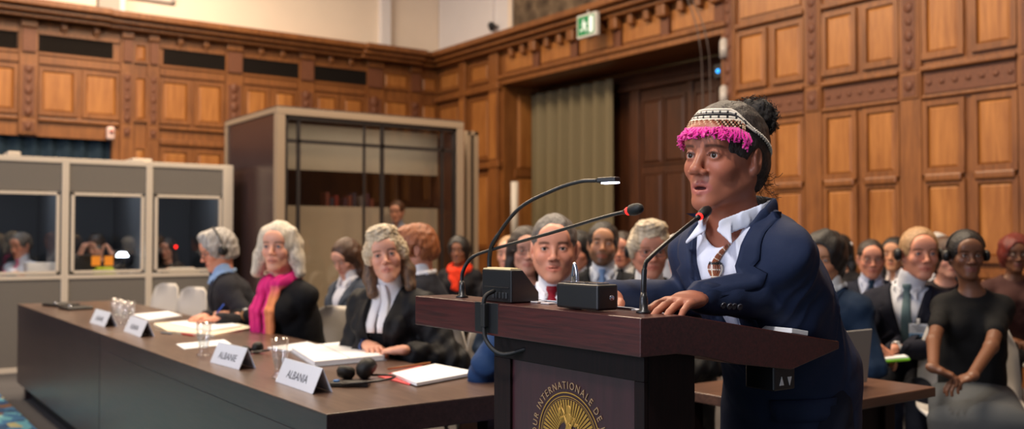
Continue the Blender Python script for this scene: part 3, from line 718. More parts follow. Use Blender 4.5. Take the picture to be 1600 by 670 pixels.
# ledger books on the inner shelf
shelfu = [(x, 1.53) for x in np.arange(-.75, .35, .055)]
bkc = [srgb(120, 30, 26), srgb(150, 140, 130), srgb(60, 30, 50), srgb(110, 52, 40), srgb(40, 42, 60)]
for i, (x, z) in enumerate(shelfu):
    if i % 4 == 3 or i < 8: continue
    h = .2+.03*((i*7) % 3); mb = MB(); mb.box((cx+x, VCAB+.6, z+.001), (cx+x+.042, VCAB+.76, z+h), 0, .004); mb.box((cx+x+.005, VCAB+.605, z+.004), (cx+x+.037, VCAB+.765, z+h-.006), 1)
    tag(mb.build('bound_volume', [plain('binding_%d' % (i % 5), bkc[i % 5], rough=.6), plain('page_edge', srgb(200, 190, 170))]), 'bound volume in a row on the shelf inside the glass cabin', 'book', 'books inside the glass cabin')
# ================================================================ LONG DESK (two tables in line)
WENGE = wood('wenge', srgb(30, 18, 22), srgb(58, 38, 40), rough=.32, scale=5, axis='Y', stretch=18, spec=.6)
WENGE_T = wood('wenge_top', srgb(64, 46, 40), srgb(108, 84, 70), rough=.3, scale=5, axis='Y', stretch=18, spec=.7)
DU0, DU1, DV0, DVM, DV1, DZ = 1.215, 2.0, 2.646, 5.63, 8.52, .75
def desk(v0, v1, near, lab):
    t = empty('long_desk', ((DU0+DU1)/2, (v0+v1)/2, 0), 0, lab, 'desk'); h = (v1-v0)/2; w = (DU1-DU0)/2
    mb = MB(); mb.box((-w, -h, DZ-.085), (w, h, DZ-.004), 0, .002); mb.box((-w, -h, DZ-.005), (w, h, DZ), 1, .0015); mb.build('tabletop', [WENGE, WENGE_T], t)
    mb = MB(); mb.box((-w+.001, -h+.002, .12), (-w+.03, h-.002, DZ-.085), 0, .002); mb.build('modesty_panel', WENGE, t)
    mb = MB(); mb.box((-w+.08, -h+.15, 0), (-w+.11, h-.15, .12)); mb.box((-w+.11, -.05, 0), (w-.1, .05, .02)); mb.build('plinth', plain('plinth_black', srgb(14, 13, 14)), t)
    for y in (-h+.12, h-.12):
        for x in (w-.14, -w+.04): mb = MB(); mb.box((x, y-.035, 0), (x+.065, y+.035, DZ-.085), 0, .004); mb.build('leg', WENGE, t)
    return t
desk(DV0, DVM-.003, 1, 'dark wenge desk nearest the lectern, holding the two readable country name plates')
desk(DVM+.003, DV1, 0, 'dark wenge desk at the far left end of the long row')

# ================================================================ LECTERN
MAH = wood('lectern_wood', srgb(44, 14, 14), srgb(84, 32, 30), rough=.3, scale=6, axis='Y', stretch=22, spec=.6, coat=.2)
MAHD = wood('lectern_dark', srgb(15, 6, 7), srgb(30, 13, 13), rough=.55, scale=6, axis='Z', stretch=16, spec=.2)
LU, LV0, LV1 = 1.318, 1.385, 2.285
t = empty('lectern', (LU+.1, (LV0+LV1)/2, 0), 0, 'dark mahogany lectern with a gilt court emblem on its front', 'lectern')
tx, ty = t.location.x, t.location.y
prof = [(1001, 497), (1067.7, 491.3), (1311, 533), (1311, 545), (1237, 577.6), (1150, 569), (1097, 557), (1057, 553.5), (1001, 558.8)]
pr = []
for px, py in prof:
    p = at_v(px, py, LV0); pr.append((p.x-tx, p.z))
LTOP = pr[0][1]; pr[1] = (pr[1][0], LTOP); pr[-2] = (pr[-2][0], pr[-1][1])
LFLAT = pr[1][0]+tx; LEND = pr[2][0]+tx; LENDZ = pr[2][1]
mb = MB(); mb.prism(pr, 1, LV0-ty, LV1-ty); o = mb.build('top', MAH, t)
md = o.modifiers.new('edge', 'BEVEL'); md.width = .0022; md.segments = 2; md.limit_method = 'ANGLE'
BU0, BU1, BV0, BV1 = 1.362, 1.50, 1.415, 1.955
zb = pr[-1][1]
mb = MB(); mb.box((BU0-tx, BV0-ty, .06), (BU1-tx, BV1-ty, zb), 0, .003); mb.build('column', MAHD, t)
mb = MB(); mb.box((BU0-.04-tx, BV0-.05-ty, 0), (BU1+.35-tx, BV1+.05-ty, .06), 0, .006); mb.build('base', MAHD, t)
pv0, pv1 = at_u(997, 610, BU0).y, at_u(803, 590, BU0).y; pz = at_u(803, 560, BU0).z
mb = MB()
for r in ((BV0, pz, BV1, zb), (BV0, .1, pv0, pz), (pv1, .1, BV1, pz), (pv0, .1, pv1, .16)): mb.box((BU0-.012-tx, r[0]-ty, r[1]), (BU0-tx, r[2]-ty, r[3]), 0, .002)
mb.build('front_frame', MAHD, t)
mb = MB(); mb.box((BU0-.004-tx, pv0-ty, .16), (BU0+.001-tx, pv1-ty, pz)); fp = mb.build('front_panel', wood('lectern_panel', srgb(46, 22, 27), srgb(62, 30, 36), rough=.38, scale=4, axis='Z', stretch=10, spec=.6), t)
# gilt emblem
GOLD = plain('gilt', srgb(196, 150, 70), rough=.35, metal=.55, var=.15, scale=90); PALEG = plain('gilt_pale', srgb(170, 138, 104), rough=.4, metal=.35)
EC = Vector((BU0-.0045-tx, 1.667-ty, .820)); ER = .1
def E(y, z, d=0): return (EC.x-.0012-d, EC.y-y, EC.z+z)        # y grows to the reader's right
mb = MB()
def ringm(r0, r1, n=72, d=0, z0=1., mi=0):
    V = []; F = []
    for k in range(n):
        a = 2*PI*k/n
        for r in (r0, r1): V.append(E(r*math.cos(a), r*math.sin(a)*z0, d))
    for k in range(n): a = 2*k; b = 2*((k+1) % n); F.append((a, a+1, b+1, b))
    mb.raw(V, F, mi)
ringm(.1085, .1115); ringm(.1005, .1025); ringm(.0965, .0975)
for k in range(60):
    a = 2*PI*k/60; 
    for da in (-.022, 0, .022):
        r0 = .047 if da else .044; c, s_ = math.cos(a+da), math.sin(a+da); e = .0007
        mb.raw([E(r0*c-e*s_, r0*s_+e*c), E(.0945*c-e*s_*1.5, .0945*s_+e*c*1.5), E(.0945*c+e*s_*1.5, .0945*s_-e*c*1.5), E(r0*c+e*s_, r0*s_-e*c)], [(0, 1, 2, 3)])
V = []; F = []; n = 48                                              # arched halo around the figure
for k in range(n):
    a = 2*PI*k/n
    for r in (1., .95): V.append(E(.044*r*math.cos(a), .07*r*math.sin(a)-.008, .0004))
for k in range(n): a = 2*k; b = 2*((k+1) % n); F.append((a, a+1, b+1, b))
mb.raw(V, F)
# seated-justice figure: head, robe folds, raised scales arm, wreath, sword
mb.ball(E(.0, .072), (.001, .0085, .0105), 14, 8)
rb = random.Random(4)
for (y, z, ry, rz, an) in [(.0, .052, .012, .016, 0), (-.012, .046, .005, .016, .5), (.014, .044, .005, .016, -.5), (.0, .028, .014, .016, 0), (-.008, .008, .006, .024, .1), (.006, .006, .006, .026, -.1), (.0, -.018, .016, .02, 0),
                           (-.012, -.04, .006, .028, .1), (.0, -.044, .006, .03, 0), (.012, -.04, .006, .028, -.1), (-.026, .05, .012, .004, .5), (-.034, .062, .005, .012, 0), (.026, .04, .012, .004, .3), (.034, .022, .003, .02, 0), (.034, .0, .009, .004, 0), (-.02, .066, .004, .012, .6), (-.028, .074, .004, .01, -.2)]:
    M = Matrix.Rotation(-an, 3, 'X'); mb.ball(E(y, z), (.0012, ry*.8, rz*.9), 12, 8, 0, M)
for k in range(26):
    y, z = rb.uniform(-.018, .03), rb.uniform(-.06, .045); mb.ball(E(y, z, .0006), (.0012, rb.uniform(.001, .003), rb.uniform(.002, .006)), 8, 5)
for sgn in (-1, 1):                                                  # laurel sprays
    for k in range(11):
        a = -PI/2 + sgn*(.25+k*.14); mb.ball(E(.037*math.cos(a), .06*math.sin(a)-.006, .0006), (.0012, .0022, .006), 8, 5, 0, Matrix.Rotation(-(a)*sgn, 3, 'X'))
mb.build('court_emblem', GOLD, fp)
mb = MB(); txt = 'COUR INTERNATIONALE DE JUSTICE'; sz = .024; R_ = .1185
wd = {}
def adv(ch): return {'I': .36, ' ': .34, 'J': .5, 'E': .62, 'L': .6, 'T': .66, 'S': .64, 'U': .78, 'C': .74, 'O': .86, 'N': .82, 'A': .76, 'D': .8, 'R': .72}.get(ch, .7)
tot = sum(adv(c) for c in txt); span = math.radians(219); a = PI/2 + math.radians(112)
ring2 = 'INTERNATIONAL COURT OF JUSTICE'
for word, rr, start, sp, flip in ((txt, R_, PI/2+math.radians(101), math.radians(213), 0),):
    a = start
    for ch in word:
        st = sp*adv(ch)/tot; am = a-st/2; a -= st
        if ch == ' ': continue
        v, f = text_geo(ch, sz)
        er = (math.cos(am), math.sin(am)); et = (math.sin(am), -math.cos(am))
        mb.raw([E(rr*er[0]+p.x*et[0]*.9+p.y*er[0], rr*er[1]+p.x*et[1]*.9+p.y*er[1], p.z) for p in v], f)
mb.build('court_lettering', PALEG, fp)
# black cable plate wrapped over the front edge
BLK = plain('satin_black', srgb(16, 16, 19), rough=.35, spec=.6); BLKR = plain('rubber_black', srgb(12, 12, 13), rough=.6)
a, b = at_u(745, 480, LU).y, at_u(781, 480, LU).y
mb = MB(); mb.box((LU-.006-tx, b-ty, at_u(781, 522, LU).z), (LU+.0-tx, a-ty, LTOP+.001), 0, .001); mb.build('cable_plate', BLK, t)
mb = MB(); c0 = at_u(757, 468, LU-.012)
mb.tube(bezpts([(c0.x+.03-tx, c0.y-ty, LTOP+.03), (c0.x-tx, c0.y-ty, LTOP+.012), (c0.x-tx, c0.y-ty, LTOP-.04), (c0.x-.002-tx, c0.y-.01-ty, LTOP-.09), (c0.x+.01-tx, c0.y-.06-ty, LTOP-.12), (c0.x+.05-tx, c0.y-.11-ty, LTOP-.105)], 8), .0055, 8)
mb.box((c0.x-.007-tx, c0.y-.009-ty, LTOP-.06), (c0.x+.007-tx, c0.y+.009-ty, LTOP+.0), 0, .003); mb.build('cable', BLKR, t)
# up / down switch under the reading board
pz_ = at_v(1225, 592, LV0+.02); mb = MB(); mb.box((pz_.x-.04-tx, LV0+.016-ty, pz_.z-.025), (pz_.x+.035-tx, LV0+.1-ty, pz_.z+.045), 0, .004); sw = mb.build('height_switch', BLK, t)
mb = MB()
for k, s_ in ((-.014, 1), (.014, -1)):
    c = (pz_.x+k-tx, pz_.z-.004); mb.prism([(c[0]-.007, c[1]-.009*s_), (c[0]+.007, c[1]-.009*s_), (c[0], c[1]+.011*s_)], 1, LV0+.0145-ty, LV0+.0162-ty)
mb.build('arrow_marks', plain('mark_white', srgb(230, 230, 230), rough=.5), sw)
mb = MB(); mb.box((BU1-tx, 1.62-ty, .3), (BU1+.06-tx, 1.75-ty, 1.0), 0, .005); mb.build('rear_brace', MAHD, t)

# chips of bare wood along the fascia are left to the worn edge above
# ---- microphones and lamp on the lectern
def gooseneck(name, lab, cat, base, pts, rad, head, ringm=True):
    t = empty(name, base, 0, lab, cat); bx_, by_, bz_ = base
    L = [Vector(p)-Vector(base) for p in pts]
    mb = MB(); mb.lathe((0, 0, 0), [(0, 0), (.017, 0), (.017, .004), (.0095, .008), (.0085, .03), (.006, .045), (0, .045)], 20); mb.build('base', BLK, t)
    mb = MB(); cp = bezpts(L, 14); mb.tube(cp, [rad*(1.25 if i < len(cp)*.35 else 1) for i in range(len(cp))], 10); mb.build('stem', BLK, t)
    a, b = cp[-2], cp[-1]; d = (b-a).normalized(); M = d.to_track_quat('Z', 'Y').to_matrix()
    if head == 'mic':
        mb = MB(); mb.lathe(b, [(0, .0), (rad*1.3, .0), (.0068, .006), (.0068, .012)], 16, 0, M); mb.build('collar', BLK, t)
        mb = MB(); mb.lathe(b, [(.0066, .010), (.0088, .011), (.0088, .016), (.0066, .017)], 20, 0, M); mb.build('red_light_ring', plain('mic_red', srgb(255, 40, 34), emit=1.6), t)
        mb = MB(); mb.lathe(b, [(.007, .016), (.0115, .022), (.0128, .032), (.0122, .044), (.009, .053), (.004, .057), (0, .058)], 20, 0, M); mb.build('foam_windscreen', BLKR, t)
    else:
        mb = MB(); mb.tube([b, b+d*.012], [rad, rad*1.6], 10); mb.box((b.x, b.y, b.z), (b.x, b.y, b.z))
        M4 = Matrix.Translation(b) @ M.to_4x4()
        q = MB(); q.box((-.011, -.006, .006), (.011, .006, .062), 0, .003); mb.raw([M4 @ Vector(v) for v in q.v], q.f); mb.build('lamp_head', BLK, t)
        q = MB(); q.box((-.009, -.009, .02), (.009, -.0055, .06)); mb = MB()
        vv = [M4 @ Vector(v) for v in q.v]; zc_ = sum(v.z for v in vv)/8
        if zc_ > b.z: q = MB(); q.box((-.009, .0055, .02), (.009, .009, .06)); vv = [M4 @ Vector(v) for v in q.v]
        mb.raw(vv, q.f); mb.build('led_strip', plain('led_white', srgb(225, 225, 255), emit=14), t)
    return t
# left microphone: base on the far left of the shelf, long arm to the right
b0 = at_z(722, 459, LTOP); b0 = Vector((LU+.06, at_u(722, 459, LU+.06).y, LTOP))
def along(px, py, frac, za, zb): return at_d(px, py, za+(zb-za)*frac)
Z0 = b0.dot(FH); Z1 = 2.0
gooseneck('gooseneck_microphone', 'black gooseneck microphone rooted at the left end of the lectern top', 'microphone', tuple(b0),
          [b0+Vector((0, 0, .03)), at_d(723, 425, Z0), at_d(738, 402, Z0-.02), at_d(775, 388, Z0-.1), at_d(860, 364, Z0-.3), at_d(940, 340, Z0-.5), at_d(976, 331, Z0-.57)], .0042, 'mic')
l0 = Vector((LU+.075, at_u(766, 440, LU+.075).y, LTOP)); Z0 = l0.dot(FH)
gooseneck('gooseneck_reading_lamp', 'lit black gooseneck reading lamp arching above the black box', 'lamp', tuple(l0),
          [l0+Vector((0, 0, .03)), at_d(765, 400, Z0), at_d(775, 372, Z0-.02), at_d(812, 325, Z0-.08), at_d(865, 297, Z0-.16), at_d(905, 284, Z0-.22), at_d(933, 282, Z0-.26)], .0048, 'lamp')
m0 = at_z(1006, 489, LTOP); Z0 = m0.dot(FH)
gooseneck('gooseneck_microphone', 'black gooseneck microphone nearest the speaker, rising from the lectern corner', 'microphone', tuple(m0),
          [m0+Vector((0, 0, .03)), at_d(1006, 440, Z0), at_d(1008, 415, Z0+.005), at_d(1016, 402, Z0+.02), at_d(1050, 372, Z0+.08), at_d(1088, 342, Z0+.14)], .0048, 'mic')

# black slope-sided box with a sheet on top
def boxdev():
    fy0, fy1 = at_u(799, 470, LU+.03).y, at_u(753, 470, LU+.03).y
    zt = at_u(760, 420, LU+.03).z
    t = empty('power_supply_box', (LU+.03, fy0, LTOP+.001), 0, 'boxy black device with a sloping end and pale sheet on top, behind the cable plate', 'device')
    L = fy1-fy0; H = zt-LTOP
    mb = MB(); mb.prism([(0, 0), (0, H*.98), (.035, H*.98), (.085, H*.3), (.085, 0)], 1, 0, L); o = mb.build('housing', BLK, t)
    md = o.modifiers.new('edge', 'BEVEL'); md.width = .003; md.segments = 2; md.limit_method = 'ANGLE'
    mb = MB(); mb.box((.002, L*.05, H*.98), (.034, L*.97, H*.98+.003)); mb.box((.008, L*.12, H*.98+.003), (.03, L*.9, H*.98+.005)); mb.build('paper_label', plain('label_cream', srgb(226, 206, 160), rough=.6), t)
    mb = MB()
    for k in range(5): mb.box((-.003, L*.12+k*.014, H*.12), (0.001, L*.12+k*.014+.009, H*.30), 0, .001)
    mb.box((-.002, L*.08, H*.42), (0, L*.9, H*.46), 1, .001); mb.build('sockets', [plain('socket_grey', srgb(70, 72, 76), rough=.3, metal=.6), BLK], t)
boxdev()
def receiver():
    y0, y1 = at_u(934, 470, LU+.02).y, at_u(869, 470, LU+.02).y; zt = at_u(934, 446, LU+.02).z
    t = empty('microphone_control_unit', (LU+.02, y0, LTOP+.001), 0, 'long rectangular black control unit lying on the lectern top', 'device'); L = y1-y0; H = zt-LTOP
    mb = MB(); mb.box((0, 0, 0.002), (.06, L, H), 0, .005); mb.build('housing', BLK, t)
    mb = MB()
    for k in range(3): mb.box((.012, L*(.12+.3*k), H), (.05, L*(.12+.3*k)+L*.2, H+.003), 0, .001)
    mb.build('chrome_keys', plain('chrome', srgb(200, 204, 215), rough=.15, metal=1), t)
    mb = MB(); mb.lathe((.04, .001, H*.5), [(0, .003), (.0055, .003), (.0065, 0)], 20, 0, Matrix.Rotation(PI/2, 3, 'X')); mb.build('round_badge', plain('chrome', (1, 1, 1)), t)
    # upright chromed clip holding a phone-like handset
    c = at_u(897, 438, LU+.06)
receiver()
c = at_u(897, 437, LU+.1); zt = at_u(896, 412, LU+.1).z
t = empty('handset_clip', (c.x, c.y, LTOP+.0), 0, 'small upright chrome and black handset clip behind the control unit', 'clip')
mb = MB(); mb.tube([(0, 0, 0), (0, 0, zt-LTOP-.03)], [.012, .006], 10); mb.cyl((0, 0), .02, 0, .006, 16); mb.build('stem', BLK, t)
mb = MB(); V4 = [(-.0, .012, zt-LTOP-.06), (0, .004, zt-LTOP-.02), (0, -.002, zt-LTOP), (0, -.010, zt-LTOP-.02), (0, -.012, zt-LTOP-.05)]
mb.tube(bezpts(V4, 8), .0045, 8); mb.build('chrome_loop', plain('chrome', (1, 1, 1)), t)
# loose coins / clips strip near the edge, papers on the sloping board
p = at_z(840, 473, LTOP); mb = MB()
mb.box((p.x-.01, p.y-.012, LTOP+.0006), (p.x+.014, p.y+.02, LTOP+.004), 0, .001)
tag(mb.build('clear_clip', plain('clear_plastic', srgb(210, 205, 205), rough=.15)), 'left of two tiny clear clips on the lectern edge', 'clip', None)
p = at_z(856, 475, LTOP); mb = MB(); mb.box((p.x-.01, p.y-.016, LTOP+.0006), (p.x+.012, p.y+.016, LTOP+.004), 0, .001)
tag(mb.build('clear_clip', plain('clear_plastic', (1, 1, 1))), 'right of two tiny clear clips on the lectern edge', 'clip', None)
PAPER = plain('paper_white', srgb(238, 240, 244), rough=.7, var=.02); 
# slope geometry of the reading board
def slope_z(u): return LTOP if u <= LFLAT else LTOP + (LENDZ-LTOP)*(u-LFLAT)/(LEND-LFLAT)
mb = MB(); a0, a1 = LFLAT+.01, LFLAT+.22; y0, y1 = LV0+.16, LV0+.5
ang = math.atan2(LENDZ-LTOP, LEND-LFLAT)
for k, (da, dy) in enumerate(((0, 0), (.01, -.012), (-.004, .008))):
    R = Matrix.Rotation(-ang, 3, 'Y'); mb.box((a0+da, y0+dy, LTOP+.002+k*.002), (a1+da, y1+dy, LTOP+.0036+k*.002), 0, 0, R, (LFLAT, 0, LTOP))
tag(mb.build('speech_papers', PAPER), 'white speech pages under the hands of the speaker', 'papers')
mb = MB(); p = at_v(1258, 519, LV0+.02); q = at_v(1232, 512, LV0+.02)
mb.box((LEND-.17, LV0+.006, slope_z(LEND-.17)+.001), (LEND-.11, LV0+.2, slope_z(LEND-.17)+.012), 0, .001, Matrix.Rotation(-ang, 3, 'Y'), (LEND-.17, 0, slope_z(LEND-.17)))
tag(mb.build('paper_pad', PAPER), 'thin white pad lying at the low edge of the reading board', 'pad')

# ================================================================ THINGS ON THE LONG DESK
ANG_D = PI/2    # lettering runs along v
def nameplate(p0, p1, lab, txt, hh=.085, dd=.075):
    """p0,p1: pixel of the foot of the front face, left and right ends"""
    a = at_z(*p0, DZ); b = at_z(*p1, DZ); L = (b-a).length; ez = (b-a).normalized()
    ang = math.atan2(ez.y, ez.x)
    t = empty('name_plate', ((a.x+b.x)/2, (a.y+b.y)/2, DZ), ang, lab, 'name plate')
    th = .0025; sl = math.atan2(dd/2, hh); Ls = math.hypot(dd/2, hh)
    mb = MB(); x0, x1 = -L/2, L/2
    mb.prism([(0, .001), (th, .001), (dd/2, hh-th), (dd-th, .001), (dd, .001), (dd/2+.001, hh), (dd/2-.001, hh)], 0, x0, x1); mb.build('folded_card', plain('card_white', srgb(235, 238, 244), rough=.45, var=.02), t)
    if txt:
        v, f = text_geo(txt, .046); wmax = max(p.x for p in v)-min(p.x for p in v); s = min(1, L*.62/wmax)
        mb = MB(); mb.raw([(p.x*s, (.3*Ls+p.y*.9)*math.sin(sl)-.0012-p.z*.3, (.3*Ls+p.y*.9)*math.cos(sl)) for p in v], f)
        mb.build('lettering', plain('ink', srgb(40, 44, 60), rough=.6), t)
nameplate((430, 596), (488, 616), 'white tent name plate reading ALBANIA at the near end of the desk', 'ALBANIA')
nameplate((328, 566), (373, 578), 'white tent name plate reading ALBANIE, second from the lectern', 'ALBANIE')
nameplate((193, 517), (219, 527), 'white tent name plate standing before the woman in the pink scarf', 'ALBANIA')
nameplate((140, 504), (163, 511), 'white tent name plate at the far left of the row', 'ALBANIE')
GL = glass('tumbler_glass', mixv=.12, rough=.02); WATER = glass('water', mixv=.05, tint=(.9, .94, .96))
def tumbler(px, py, h, lab, r=.034):
    p = at_z(px, py, DZ); t = empty('water_glass', (p.x, p.y, DZ+.0005), 0, lab, 'glass')
    mb = MB(); mb.lathe((0, 0, 0), [(0, 0), (r*.9, 0), (r*.92, .006), (r*.55, .014), (r*.62, .03), (r*.85, h*.55), (r, h), (r*.93, h), (r*.78, h*.55), (r*.5, .035), (0, .03)], 24); mb.build('bowl', GL, t)
    mb = MB(); mb.lathe((0, 0, 0), [(0, .031), (r*.48, .036), (r*.70, h*.45), (r*.72, h*.5), (0, h*.5)], 20); mb.build('water', WATER, t)
tumbler(318, 555, .15, 'tall water glass behind the ALBANIE name plate'); tumbler(437, 590, .15, 'tall water glass at the left end of the ALBANIA name plate')
tumbler(181, 501, .145, 'leftmost water glass of the cluster by the far name plates'); tumbler(192, 505, .145, 'middle water glass of the cluster by the far name plates'); tumbler(203, 499, .12, 'rightmost, lower water glass of the cluster by the far name plates')
def sheetpix(name, pts, h, matl, lab, cat, extra=None):
    """flat thing on the desk with the given corner pixels"""
    P = [at_z(*p, DZ) for p in pts]; mb = MB(); n = len(P)
    V = [(p.x, p.y, DZ+.0008) for p in P] + [(p.x, p.y, DZ+h) for p in P]
    mb.raw(V, [tuple(range(n))[::-1], tuple(range(n, 2*n))] + [(i, (i+1) % n, (i+1) % n+n, i+n) for i in range(n)])
    return tag(mb.build(name, matl), lab, cat)
CREAMP = plain('paper_cream', srgb(236, 226, 200), rough=.7, var=.02); REDC = plain('red_card', srgb(214, 64, 70), rough=.5); GREYC = plain('grey_cover', srgb(150, 156, 168), rough=.4)
def binder(pts, lab, cover):
    P = [at_z(*p, DZ) for p in pts]; c = sum(P, Vector())/4; t = empty('open_binder', (c.x, c.y, DZ), 0, lab, 'binder')
    def sl(sc, z0, z1, nm, m_, off=(0, 0)):
        mb = MB(); Q = [Vector((p.x-c.x, p.y-c.y, 0))*sc for p in P]; V = [(q.x, q.y, z0) for q in Q]+[(q.x, q.y, z1) for q in Q]
        mb.raw(V, [(3, 2, 1, 0), (4, 5, 6, 7)]+[(i, (i+1) % 4, (i+1) % 4+4, i+4) for i in range(4)]); mb.build(nm, m_, t)
    sl(1, .0008, .004, 'cover', cover); sl(.95, .004, .022, 'pages', PAPER)
    mb = MB(); a = (P[0]+P[1])/2-c; b = (P[2]+P[3])/2-c
    mb.box((-.004, -.0, .022), (.004, .0, .022)); d = (b-a); 
    mb.tube([(a.x*.9, a.y*.9, .023), (b.x*.9, b.y*.9, .023)], .0012, 6); mb.build('fold_line', GREYC, t)
binder([(452, 549), (545, 539), (605, 563), (490, 574)], 'large open white binder in front of the woman in the wig', GREYC)
sheetpix('document_folder', [(590, 589), (655, 573), (700, 578), (640, 602)], .004, REDC, 'red document folder sticking out under the white booklet', 'folder')
sheetpix('booklet', [(612, 589), (680, 574), (745, 587), (651, 605)], .012, PAPER, 'white booklet lying on the red folder nearest the lectern', 'booklet').location.z = .0042
q0, q1 = at_z(606, 585, DZ), at_z(672, 575, DZ); mb = MB(); mb.tube([(q0.x, q0.y, DZ+.022), (q1.x, q1.y, DZ+.022)], .004, 8)
tag(mb.build('pencil', plain('pencil_wood', srgb(150, 96, 50), rough=.5)), 'brown pencil lying across the top edge of the white booklet', 'pencil')
sheetpix('paper_stack', [(240, 508), (330, 500), (398, 514), (335, 526), (262, 520)], .012, CREAMP, 'cream edged stack of papers under the hands of the woman in the pink scarf', 'papers')
sheetpix('notepad', [(262, 508), (330, 502), (378, 513), (325, 522)], .006, PAPER, 'white notepad on top of the cream stack of papers', 'notepad').location.z = .0125
sheetpix('paper_stack', [(208, 494), (262, 489), (285, 496), (232, 503)], .014, PAPER, 'white papers in front of the man with headphones', 'papers')
sheetpix('paper_card', [(275, 538), (350, 531), (362, 538), (288, 546)], .003, PAPER, 'narrow white card lying beside the tall glass behind ALBANIE', 'card')
sheetpix('paper_stack', [(418, 545), (480, 536), (500, 542), (452, 550)], .008, PAPER, 'pale sheets between the black earpiece case and the binder', 'papers')
# pens
for (a, b, m_, lab, nm) in (((252, 521), (270, 523), plain('pen_grey', srgb(120, 130, 150), rough=.3), 'grey pen beside the cream stack of papers', 'pen'), ((284, 523), (306, 526), plain('pen_red', srgb(200, 50, 40), rough=.3), 'red marker lying by the tall glass', 'marker')):
    a = at_z(*a, DZ); b = at_z(*b, DZ); mb = MB(); d = (b-a); mb.tube([a+Vector((0, 0, .006)), a+d*.75+Vector((0, 0, .006)), b+Vector((0, 0, .006))], [.0055, .0055, .0015], 8)
    tag(mb.build(nm, m_), lab, 'pen')
# headset with interpretation receiver near the ALBANIA plate
def headset_desk(px, py, lab, ang, s=1, lead='#'):
    p = at_z(px, py, DZ); t = empty('headset', (p.x, p.y, DZ), ang, lab, 'headset')
    mb = MB(); mb.lathe((0, 0, .034*s), [(0, .026*s), (.022*s, .024*s), (.034*s, .010*s), (.036*s, -.006*s), (.03*s, -.02*s), (0, -.022*s)], 20, 0, Matrix.Rotation(1.0, 3, 'Y')); mb.build('ear_cushion', BLKR, t)
    mb = MB(); mb.lathe((.055*s, .03*s, .022*s), [(0, .016*s), (.026*s, .014*s), (.03*s, 0), (.024*s, -.014*s), (0, -.016*s)], 20, 0, Matrix.Rotation(.5, 3, 'X')); mb.build('ear_cushion', BLKR, t)
    mb = MB(); pts = [Vector((-.12*s*math.sin(a)*1.0 - .01, .13*s*(1-math.cos(a))*.75-.02*s, .012+.012*math.sin(a))) for a in np.linspace(0, PI, 14)]
    mb.tube(pts, .0045, 8); mb.build('headband', BLK, t)
    return t
headset_desk(572, 592, 'black headset lying beside the ALBANIA name plate', 2.2, 1.2); headset_desk(402, 552, 'black headset lying behind the ALBANIE name plate', 2.0, .8)
p = at_z(545, 603, DZ); t = empty('interpretation_receiver', (p.x, p.y, DZ), .9, 'flat black receiver with a blue button next to the near headset', 'receiver')
mb = MB(); mb.box((-.03, -.075, .001), (.03, .075, .016), 0, .004); mb.build('housing', BLK, t)
mb = MB(); mb.cyl((0, .045), .011, .016, .022, 14); mb.build('blue_button', plain('blue_button', srgb(60, 130, 210), rough=.3), t)
mb = MB(); mb.box((-.02, -.05, .016), (.02, .02, .0175)); mb.tube(bezpts([(0, .075, .008), (.02, .12, .006), (-.03, .16, .006), (-.08, .13, .006)], 6), .0022, 6); mb.build('lead', BLKR, t)
for px, py, an, lab in ((95, 478, .3, 'black flat device at the far left end of the desk'), (118, 483, .1, 'black flat device with a chrome spot beside the far name plate')):
    p = at_z(px, py, DZ); t = empty('flat_console', (p.x, p.y, DZ), an, lab, 'device')
    mb = MB(); mb.box((-.09, -.12, .001), (.09, .12, .022), 0, .006); mb.build('housing', BLK, t)
    mb = MB(); mb.cyl((-.03, .02), .018, .022, .03, 14); mb.build('knob', plain('chrome', (1, 1, 1)), t)

# ================================================================ SIDE TABLE WITH LAPTOP
SU0, SU1, SV0, SV1 = 2.42, 3.2, 1.86, 2.42
t = empty('side_table', ((SU0+SU1)/2, (SV0+SV1)/2, 0), 0, 'low dark wooden table behind the speaker carrying an open laptop', 'table')
w, h = (SU1-SU0)/2, (SV1-SV0)/2
TT = wood('table_brown', srgb(62, 40, 32), srgb(104, 74, 58), rough=.3, scale=4, axis='X', stretch=14, spec=.6)
mb = MB(); mb.box((-w, -h, DZ-.035), (w, h, DZ), 0, .004); mb.build('tabletop', TT, t)
for x in (-w+.05, w-.22):
    for y in (-h+.07, h-.07):
        mb = MB(); mb.box((x-.03, y-.03, 0), (x+.03, y+.03, DZ-.035), 0, .004); mb.build('leg', MAHD, t)
mb = MB(); mb.box((-w+.05, -h+.06, DZ-.3), (w-.22, -h+.08, DZ-.035), 0, .002); mb.box((w-.24, -h+.06, .1), (w-.2, h-.06, DZ-.035)); mb.build('apron', MAHD, t)
c = at_z(1325, 598, DZ); t = empty('laptop', (2.85, 2.12, DZ+.001), 0, 'open silver laptop seen from behind on the side table', 'laptop')
ll = [at_v(1262, 517, 2.04), at_v(1365, 515, 2.04)]
W2 = .185; HH = .2
SILV = plain('laptop_silver', srgb(150, 148, 142), rough=.4, metal=.25, var=.03)
mb = MB(); mb.box((-W2, -.08, 0), (W2, .14, .016), 0, .004); mb.build('keyboard_base', SILV, t)
mb = MB(); mb.box((-W2, -.095, .01), (W2, -.087, HH+.005), 0, .003, Matrix.Rotation(.12, 3, 'X'), (0, -.09, .01)); mb.build('screen_lid', SILV, t)
p = at_z(1333, 606, DZ); t = empty('cable_adapter', (p.x, p.y, DZ), .5, 'small black adapter with a short lead on the side table', 'adapter')
mb = MB(); mb.box((-.03, -.02, .001), (.03, .02, .026), 0, .005); mb.build('housing', BLK, t)
mb = MB(); mb.tube([(.03, 0, .012), (.06, .003, .012), (.085, 0, .012)], [.004, .005, .003], 8); mb.build('lead', BLKR, t)

